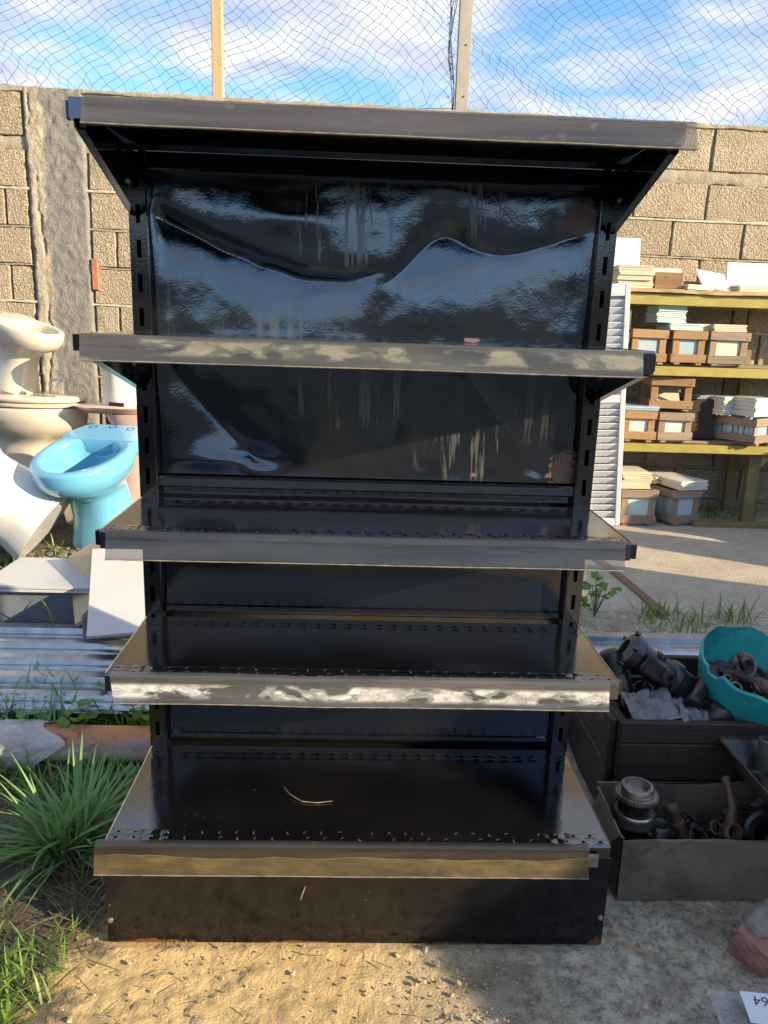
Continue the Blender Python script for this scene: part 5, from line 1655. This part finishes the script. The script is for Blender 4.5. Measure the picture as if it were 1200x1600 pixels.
# metal tray at the picture edge
tray = thing('metal_tray', 'flat oily metal tray with a rusty rim at the right edge', 'tray', (0, 0, 0))
TX0, TX1, TY0, TY1, TZ = 0.805, 1.22, -0.30, 0.0, 0.252
def slope(a, b, c, d): m2 = MB(); m2.add([a, b, c, d], [(0, 1, 2, 3)]); return m2
IN = 0.028; ZB = TZ - 0.055
M['tray'] = simple('oily_tray_steel', (0.10, 0.105, 0.11), (0.045, 0.048, 0.05), 9, 0.28, 0.3, 50, metal=0.5)
slope((TX0, TY1, TZ), (TX1, TY1, TZ), (TX1, TY1 - IN, ZB), (TX0 + IN, TY1 - IN, ZB)).build('tray_side', M['tray'], tray)
slope((TX0, TY0, TZ), (TX0, TY1, TZ), (TX0 + IN, TY1 - IN, ZB), (TX0 + IN, TY0 + IN, ZB)).build('tray_side', M['tray'], tray)
slope((TX0, TY0, TZ), (TX1, TY0, TZ), (TX1, TY0 + IN, ZB), (TX0 + IN, TY0 + IN, ZB)).build('tray_side', M['tray'], tray)
slope((TX0 + IN, TY0 + IN, ZB), (TX1, TY0 + IN, ZB), (TX1, TY1 - IN, ZB), (TX0 + IN, TY1 - IN, ZB)).build('tray_bottom', M['tray'], tray)
mb = MB(); mb.tube([(TX1, TY0, TZ), (TX0, TY0, TZ), (TX0, TY1, TZ), (TX1, TY1, TZ)], 0.004, 6); mb.build('rim', M['iron_rust'], tray, 40)
part('valve_tube', 'pale corroded tube lying in the metal tray', M['steel'], lat((0.016, 0), (0.020, 0.002), (0.021, 0.07), (0.017, 0.072), (0.012, 0.072), (0.011, 0.02)), (0.885, -0.14, 0.212), (R(-20), R(55), R(-25)))
part('grey_sleeve', 'upright grey sleeve standing in the metal tray at the picture edge', M['steel_d'], lat((0.018, 0), (0.019, 0.075), (0.014, 0.077), (0.013, 0.02)), (0.892, -0.045, 0.199))
part('dark_nut', 'small dark fitting lying by the tubes in the tray', M['iron'], lat((0.008, 0), (0.014, 0.003), (0.014, 0.02), (0.009, 0.022)), (0.852, -0.075, 0.205), (R(70), R(10), R(40)))

# broken brick with mortar
bm = bmesh.new(); bmesh.ops.create_cube(bm, size=1.0); bmesh.ops.subdivide_edges(bm, edges=list(bm.edges), cuts=5, use_grid_fill=True)
for v in bm.verts:
    c = v.co.copy(); s_ = 1 - 0.10 * (c.length - 0.5)
    v.co = Vector((c.x * 0.115 * s_, c.y * 0.075 * s_, c.z * 0.075 * s_))
    n_ = float(fbm2(c.x * 3 + 5, c.y * 3 + c.z * 4, 151, 3)); v.co *= 1 + 0.16 * n_
    if c.x < 0: v.co.z *= 1 - 0.25 * abs(c.x) ; v.co.y += 0.02 * c.x * c.z
me = bpy.data.meshes.new('broken_brick'); bm.to_mesh(me); bm.free()
me.materials.append(simple('pink_brick', (0.34, 0.175, 0.135), (0.20, 0.09, 0.07), 22, 0.9, 0.7, 50, dist=0.006))
br = link('broken_brick', me, None, TR((0.765, -0.355, 0.036), (R(6), R(-8), R(28))))
tag(br, 'broken reddish brick with old mortar on the ground at the right', 'brick')
bm = bmesh.new(); bmesh.ops.create_icosphere(bm, subdivisions=3, radius=1.0)
for v in bm.verts:
    c = v.co.copy(); n_ = float(fbm2(c.x * 2.5 + 9, c.y * 2.5 + c.z * 3, 157, 3)); v.co = Vector((c.x * 0.047, c.y * 0.036, c.z * 0.022)) * (1 + 0.25 * n_)
me = bpy.data.meshes.new('mortar_lump'); bm.to_mesh(me); bm.free(); me.materials.append(M['rubble'])
link('mortar_lump', me, br, TR((0.012, 0.012, 0.032)))

# labelled plastic bag on the ground
o = crumple(40, 30, 0.075, 0.045, 0.006, 161).build('plastic_bag', M['film'], None, 40, M=TR((0.682, -0.496, 0.008), (0, 0, R(-8))), fixn=False)
tag(o, 'flat clear plastic bag with a paper label on the ground at the bottom right', 'plastic bag')
mb = MB(); mb.box((0, 0, 0), (0.09, 0.06, 0.0006)); lab = mb.build('paper_label', M['paper'], o, M=TR((0.018, 0.0, 0.020), (R(4), 0, R(0))))
cu = bpy.data.curves.new('handwriting', 'FONT'); cu.body = '9164'; cu.size = 0.026; cu.extrude = 0.0001; cu.shear = 0.2; cu.materials.append(M['ink'])
link('handwriting', text_mesh(cu, 'handwriting'), lab, TR((0.026, 0.022, 0.0007), (0, 0, R(180))))
mb = MB(); mb.tube([(0.497, -0.328, 0.007), (0.535, -0.352, 0.006), (0.571, -0.382, 0.007)], [0.0018, 0.0026, 0.0015], 5)
tag(mb.build('reed_stick', M['straw']), 'split yellow reed lying on the ground right of the kick panel', 'stick')

# ================================================================= vegetation and litter
def blade(m_, base, az, L, w, lean, droop, segs=6, roll=0.0):
    """one grass blade: lean = starting angle from vertical, droop = extra bend along it"""
    p = Vector(base); d = Vector((math.cos(az), math.sin(az), 0)); side = Vector((-math.sin(az), math.cos(az), 0))
    vv = []
    for k_ in range(segs + 1):
        f = k_ / segs
        ang = lean + droop * f ** 1.3
        ww = w * (1 - f ** 2.2) * (0.75 + 0.5 * min(1, f * 3)) * 0.5 + 0.0002
        sd_ = side * math.cos(roll * f) + Vector((0, 0, 1)) * math.sin(roll * f)
        vv += [tuple(p - sd_ * ww), tuple(p + sd_ * ww)]
        p = p + (d * math.sin(ang) + Vector((0, 0, 1)) * math.cos(ang)) * (L / segs)
        p.z = max(p.z, tz(p.x, p.y) + 0.002)
    m_.add(vv, [(2 * k_, 2 * k_ + 1, 2 * k_ + 3, 2 * k_ + 2) for k_ in range(segs)])


def tuft(name, label, x, y, n, L, w, mat, spread=0.03, lean=(0.1, 0.9), droop=(0.4, 1.3), seed=1, azr=(0, 6.283), group='grass tufts'):
    rnd = random.Random(seed); m_ = MB()
    for _ in range(n):
        a = rnd.uniform(*azr); r0 = spread * math.sqrt(rnd.random())
        a0 = rnd.uniform(0, 6.283)
        bx, by = x + r0 * math.cos(a0), y + r0 * math.sin(a0)
        blade(m_, (bx, by, tz(bx, by) - 0.004), a, L * rnd.uniform(0.5, 1.1), w * rnd.uniform(0.7, 1.2), rnd.uniform(*lean), rnd.uniform(*droop), 6, rnd.uniform(-.8, .8))
    o_ = m_.build(name, mat, None, 180, fixn=False)
    return tag(o_, label, 'grass', group)


tuft('grass_tuft', 'large arching tuft of long green grass left of the kick panel', -0.63, -0.07, 190, 0.23, 0.0078, M['grass_b'], 0.045, (0.35, 1.3), (0.2, 0.75), 11)
tuft('dry_grass', 'yellowed bent blades mixed into the large green tuft', -0.62, -0.07, 40, 0.19, 0.005, M['grass_dry'], 0.06, (0.5, 1.45), (0.0, 1.6), 51, group='dead grass')
tuft('grass_tuft', 'young bright blades in the heart of the large tuft', -0.64, -0.05, 55, 0.17, 0.006, M['leaf_l'], 0.07, (0.1, 1.2), (0.1, 1.8), 52)
tuft('grass_tuft', 'smaller upright grass tuft just behind the large one', -0.585, 0.12, 34, 0.13, 0.007, M['grass'], 0.07, (0.05, 0.7), (0.3, 1.4), 12)
tuft('grass_tuft', 'bright sunlit grass tuft in the bottom left corner', -0.70, -0.44, 170, 0.12, 0.006, M['leaf_l'], 0.08, (0.1, 0.9), (0.3, 1.2), 13)
tuft('grass_tuft', 'sunlit grass tuft at the very bottom edge on the left', -0.63, -0.53, 150, 0.10, 0.006, M['leaf_l'], 0.07, (0.1, 1.0), (0.3, 1.2), 14)
tuft('grass_tuft', 'thin grass tuft on the mud by the left picture edge', -0.76, -0.30, 60, 0.12, 0.004, M['grass'], 0.08, (0.2, 1.1), (0.3, 1.0), 15)
tuft('grass_tuft', 'short grass in front of the corrugated sheets beside the upright', -0.56, 0.40, 120, 0.15, 0.006, M['grass'], 0.09, (0.05, 0.9), (0.3, 1.4), 16)
tuft('grass_tuft', 'short grass in front of the corrugated sheets at the left edge', -0.88, 0.39, 120, 0.16, 0.006, M['grass_b'], 0.12, (0.05, 0.8), (0.3, 1.3), 17)
tuft('grass_tuft', 'grass growing round the foot of the blue toilet', -0.93, 1.42, 80, 0.10, 0.005, M['grass'], 0.08, (0.1, 0.9), (0.3, 1.2), 18)
tuft('grass_tuft', 'grass by the white tipped toilet at the left edge', -1.22, 1.22, 90, 0.12, 0.005, M['grass'], 0.12, (0.1, 0.9), (0.3, 1.2), 19)
tuft('grass_tuft', 'dark grass behind the blue toilet next to the shelf upright', -1.02, 1.86, 120, 0.13, 0.007, M['grass'], 0.10, (0.1, 0.8), (0.3, 1.2), 20)
tuft('grass_tuft', 'grass fringe behind the right corrugated sheets near the strip', 1.10, 0.99, 110, 0.085, 0.004, M['grass'], 0.13, (0.05, 0.7), (0.2, 1.0), 21)
tuft('grass_tuft', 'sparse grass blades behind the sheets at the right edge', 1.33, 1.0, 26, 0.11, 0.006, M['grass'], 0.07, (0.05, 0.6), (0.2, 0.8), 22)
tuft('grass_tuft', 'grass patch under the rack at the foot of the wall', 2.05, 2.62, 120, 0.10, 0.006, M['grass'], 0.20, (0.1, 0.9), (0.3, 1.2), 23)
tuft('grass_tuft', 'single long bent blades arching before the slate tile', -0.96, 0.80, 7, 0.22, 0.006, M['leaf_l'], 0.02, (0.1, 0.5), (0.8, 1.6), 24, (2.0, 4.2))
for k_, (x, y, s_) in enumerate(((-0.55, -0.19, 31), (-0.52, -0.26, 32), (-0.58, -0.13, 33))):
    tuft('dry_grass', ['tangled dead grass stems beside the kick panel', 'flattened dead stems on the mud nearest the kick panel corner', 'dead straw under the large green tuft'][k_],
         x, y, 60, 0.12, 0.0022, M['grass_dry'], 0.05, (0.9, 1.5), (-0.2, 0.5), s_, group='dead grass')
# low scattered grass that nobody could count
rnd = random.Random(5); m_ = MB()
for _ in range(1900):
    x = rnd.uniform(-0.95, -0.48); y = rnd.uniform(-0.66, -0.24)
    if x > -0.50 - 0.35 * (y + 0.66) * 0.0 - 0.10 * rnd.random() - 0.12 * (y + 0.3 > 0): continue
    if fbm2(x * 9, y * 9, 171, 3) < -0.08: continue
    blade(m_, (x, y, -0.003), rnd.uniform(0, 6.28), rnd.uniform(0.03, 0.085), rnd.uniform(0.002, 0.004), rnd.uniform(0.2, 1.2), rnd.uniform(0.2, 1.2), 4)
for _ in range(1100):
    x = rnd.uniform(-1.75, -0.55); y = rnd.uniform(1.15, 2.3)
    if fbm2(x * 5, y * 5, 173, 3) < 0.0: continue
    blade(m_, (x, y, tz(x, y) - 0.003), rnd.uniform(0, 6.28), rnd.uniform(0.03, 0.09), rnd.uniform(0.003, 0.005), rnd.uniform(0.2, 1.1), rnd.uniform(0.2, 1.2), 4)
for _ in range(900):
    x = rnd.uniform(-1.25, -0.46); y = rnd.uniform(0.12, 0.46)
    if abs(y - 0.276) < 0.05: continue
    blade(m_, (x, y, tz(x, y) - 0.003), rnd.uniform(0, 6.28), rnd.uniform(0.04, 0.11), rnd.uniform(0.003, 0.005), rnd.uniform(0.2, 1.1), rnd.uniform(0.2, 1.2), 4)
o = m_.build('low_grass', M['grass'], None, 180, fixn=False)
tag(o, 'short scattered grass on the mud along the left side of the yard', 'grass', kind='stuff')
rnd = random.Random(8); m_ = MB()
for _ in range(420):
    x = rnd.uniform(-0.95, -0.44); y = rnd.uniform(-0.34, 0.2)
    blade(m_, (x, y, 0.002), rnd.uniform(0, 6.28), rnd.uniform(0.04, 0.12), rnd.uniform(0.0012, 0.0025), rnd.uniform(1.2, 1.6), rnd.uniform(-0.3, 0.3), 4)
o = m_.build('dead_thatch', M['grass_dry'], None, 180, fixn=False)
tag(o, 'dead brown thatch lying between the grass tufts', 'dead grass', kind='stuff')


def leaf_mesh(L, w, lobes, mat, seed=0):
    n = 22; m_ = MB(); rr = random.Random(seed)
    vv = [(0, 0, 0)]
    for k_ in range(n):
        a = 2 * math.pi * k_ / n
        r_ = 0.5 * (1 + 0.13 * math.cos(lobes * a)) * (0.9 + 0.1 * rr.random())
        x = L * (0.5 - r_ * math.cos(a)); y = w * r_ * math.sin(a)
        vv.append((x, y, 0.12 * w * math.cos(3 * a) + 0.25 * abs(y)))
    vv[0] = (L * 0.45, 0, 0.01 * L)
    m_.add(vv, [(0, 1 + k_, 1 + (k_ + 1) % n) for k_ in range(n)])
    return m_.mesh('leaf', mat, 180)


def weed(label, x, y, z, n, size, mat, seed, h=0.08, spread=0.06, lobes=5, elong=1.0):
    w_ = thing('leafy_weed', label, 'weed', (x, y, z), group='weeds'); rr = random.Random(seed)
    meshes = [leaf_mesh(size * elong, size * 0.9, lobes, mat, seed + q) for q in range(3)]
    for k_ in range(n):
        a = rr.uniform(0, 6.283); r_ = spread * rr.uniform(0.3, 1); zz = h * rr.uniform(0.4, 1.0)
        tip = Vector((r_ * math.cos(a), r_ * math.sin(a), zz))
        m_ = MB(); m_.tube([(0, 0, 0), tuple(tip * 0.5 + Vector((0, 0, 0.01))), tuple(tip)], 0.0013, 4); m_.build('stem', mat, w_, fixn=False)
        s_ = rr.uniform(0.7, 1.15)
        link('leaf', rr.choice(meshes), w_, TR(tip, (rr.uniform(-.5, .5), rr.uniform(-.6, .2), a + rr.uniform(-.5, .5)), s_))
    return w_


weed('broad leaved green weed growing over the rusty pipe', -0.69, 0.385, 0.03, 11, 0.052, M['leaf'], 3, 0.12, 0.09)
weed('lighter young weed beside the broad leaved weed above the pipe', -0.615, 0.40, 0.03, 8, 0.05, M['leaf_l'], 4, 0.13, 0.06, 3, 1.9)
weed('low round leaved weed at the left end above the plastic wrap', -0.80, 0.36, 0.03, 8, 0.045, M['leaf'], 5, 0.10, 0.08)
weed('small dark weed under the pipe near the base shelf', -0.50, 0.13, 0.0, 8, 0.04, M['leaf'], 6, 0.06, 0.06)
weed('leafy weed sprouting behind the sheets right of the shelf upright', 0.835, 1.02, 0.145, 16, 0.036, M['leaf'], 7, 0.13, 0.06, 5, 1.3)
weed('low weed next to the sprouting one at the shelf upright', 0.765, 1.0, 0.145, 10, 0.04, M['leaf'], 8, 0.06, 0.06, 5, 1.2)

# pebbles, chips and rubble
def pebble_mesh(seed):
    b_ = bmesh.new(); bmesh.ops.create_icosphere(b_, subdivisions=1, radius=1.0)
    rr = random.Random(seed)
    for v in b_.verts: v.co *= rr.uniform(0.7, 1.15); v.co.z *= 0.6
    vv = [tuple(v.co) for v in b_.verts]; b_.verts.index_update(); ff = [tuple(v.index for v in f.verts) for f in b_.faces]; b_.free()
    return vv, ff
PB = [pebble_mesh(k_) for k_ in range(5)]
def pebbles(name, label, n, area, size, mat, seed, cat='pebbles'):
    rr = random.Random(seed); m_ = MB()
    for _ in range(n):
        x = rr.uniform(area[0], area[1]); y = rr.uniform(area[2], area[3])
        if abs(x) < 0.47 and -0.335 < y < 0.06: continue
        s_ = size * rr.uniform(0.4, 1.3) * (1.8 if rr.random() < 0.06 else 1)
        vv, ff = rr.choice(PB)
        m_.add(vv, ff, TR((x, y, tz(x, y) + s_ * 0.2), (rr.uniform(-.4, .4), rr.uniform(-.4, .4), rr.uniform(0, 6)), s_))
    o_ = m_.build(name, mat, None, 40, fixn=False)
    return tag(o_, label, cat, kind='stuff')
M['grit'] = simple('sandy_grit', (0.46, 0.38, 0.26), (0.30, 0.24, 0.16), 60, 0.95)
M['grit_g'] = simple('grey_grit', (0.36, 0.34, 0.30), (0.20, 0.19, 0.17), 60, 0.9)
pebbles('sandy_grit', 'sandy grit scattered on the sunlit ground before the unit', 420, (-0.56, 0.25, -0.66, -0.31), 0.0026, M['grit'], 41, 'grit')
pebbles('grey_grit', 'grey grit and chips on the shaded concrete before the unit', 900, (0.1, 1.0, -0.66, -0.22), 0.003, M['grit_g'], 42, 'grit')
pebbles('brick_chips', 'tiny pinkish brick chips on the shaded ground', 26, (0.12, 0.95, -0.62, -0.25), 0.004, M['redbrick'], 43, 'chips')
pebbles('yard_gravel', 'fine gravel on the concrete yard floor at the back right', 1600, (0.75, 2.3, 1.1, 2.4), 0.0042, M['grit'], 44, 'gravel')
pebbles('rubble_bits', 'broken pale rubble by the feet of the toilets', 260, (-1.5, -0.9, 1.2, 1.6), 0.014, M['rubble'], 45, 'rubble')

rnd = random.Random(61); m_ = MB()
for _ in range(90):
    x = rnd.uniform(-0.6, 0.95); y = rnd.uniform(-0.64, -0.345)
    blade(m_, (x, y, 0.004), rnd.uniform(0, 6.28), rnd.uniform(0.012, 0.05), rnd.uniform(0.0012, 0.003), rnd.uniform(1.35, 1.57), rnd.uniform(-0.2, 0.2), 3)
o = m_.build('straw_litter', M['straw'], None, 180, fixn=False)
tag(o, 'scattered bits of straw and dead leaf on the ground before the unit', 'litter', kind='stuff')
pebbles('mixed_stones', 'few larger mixed stones trodden into the ground before the unit', 16, (-0.5, 0.95, -0.66, -0.34), 0.0065, M['grit'], 47, 'stones')
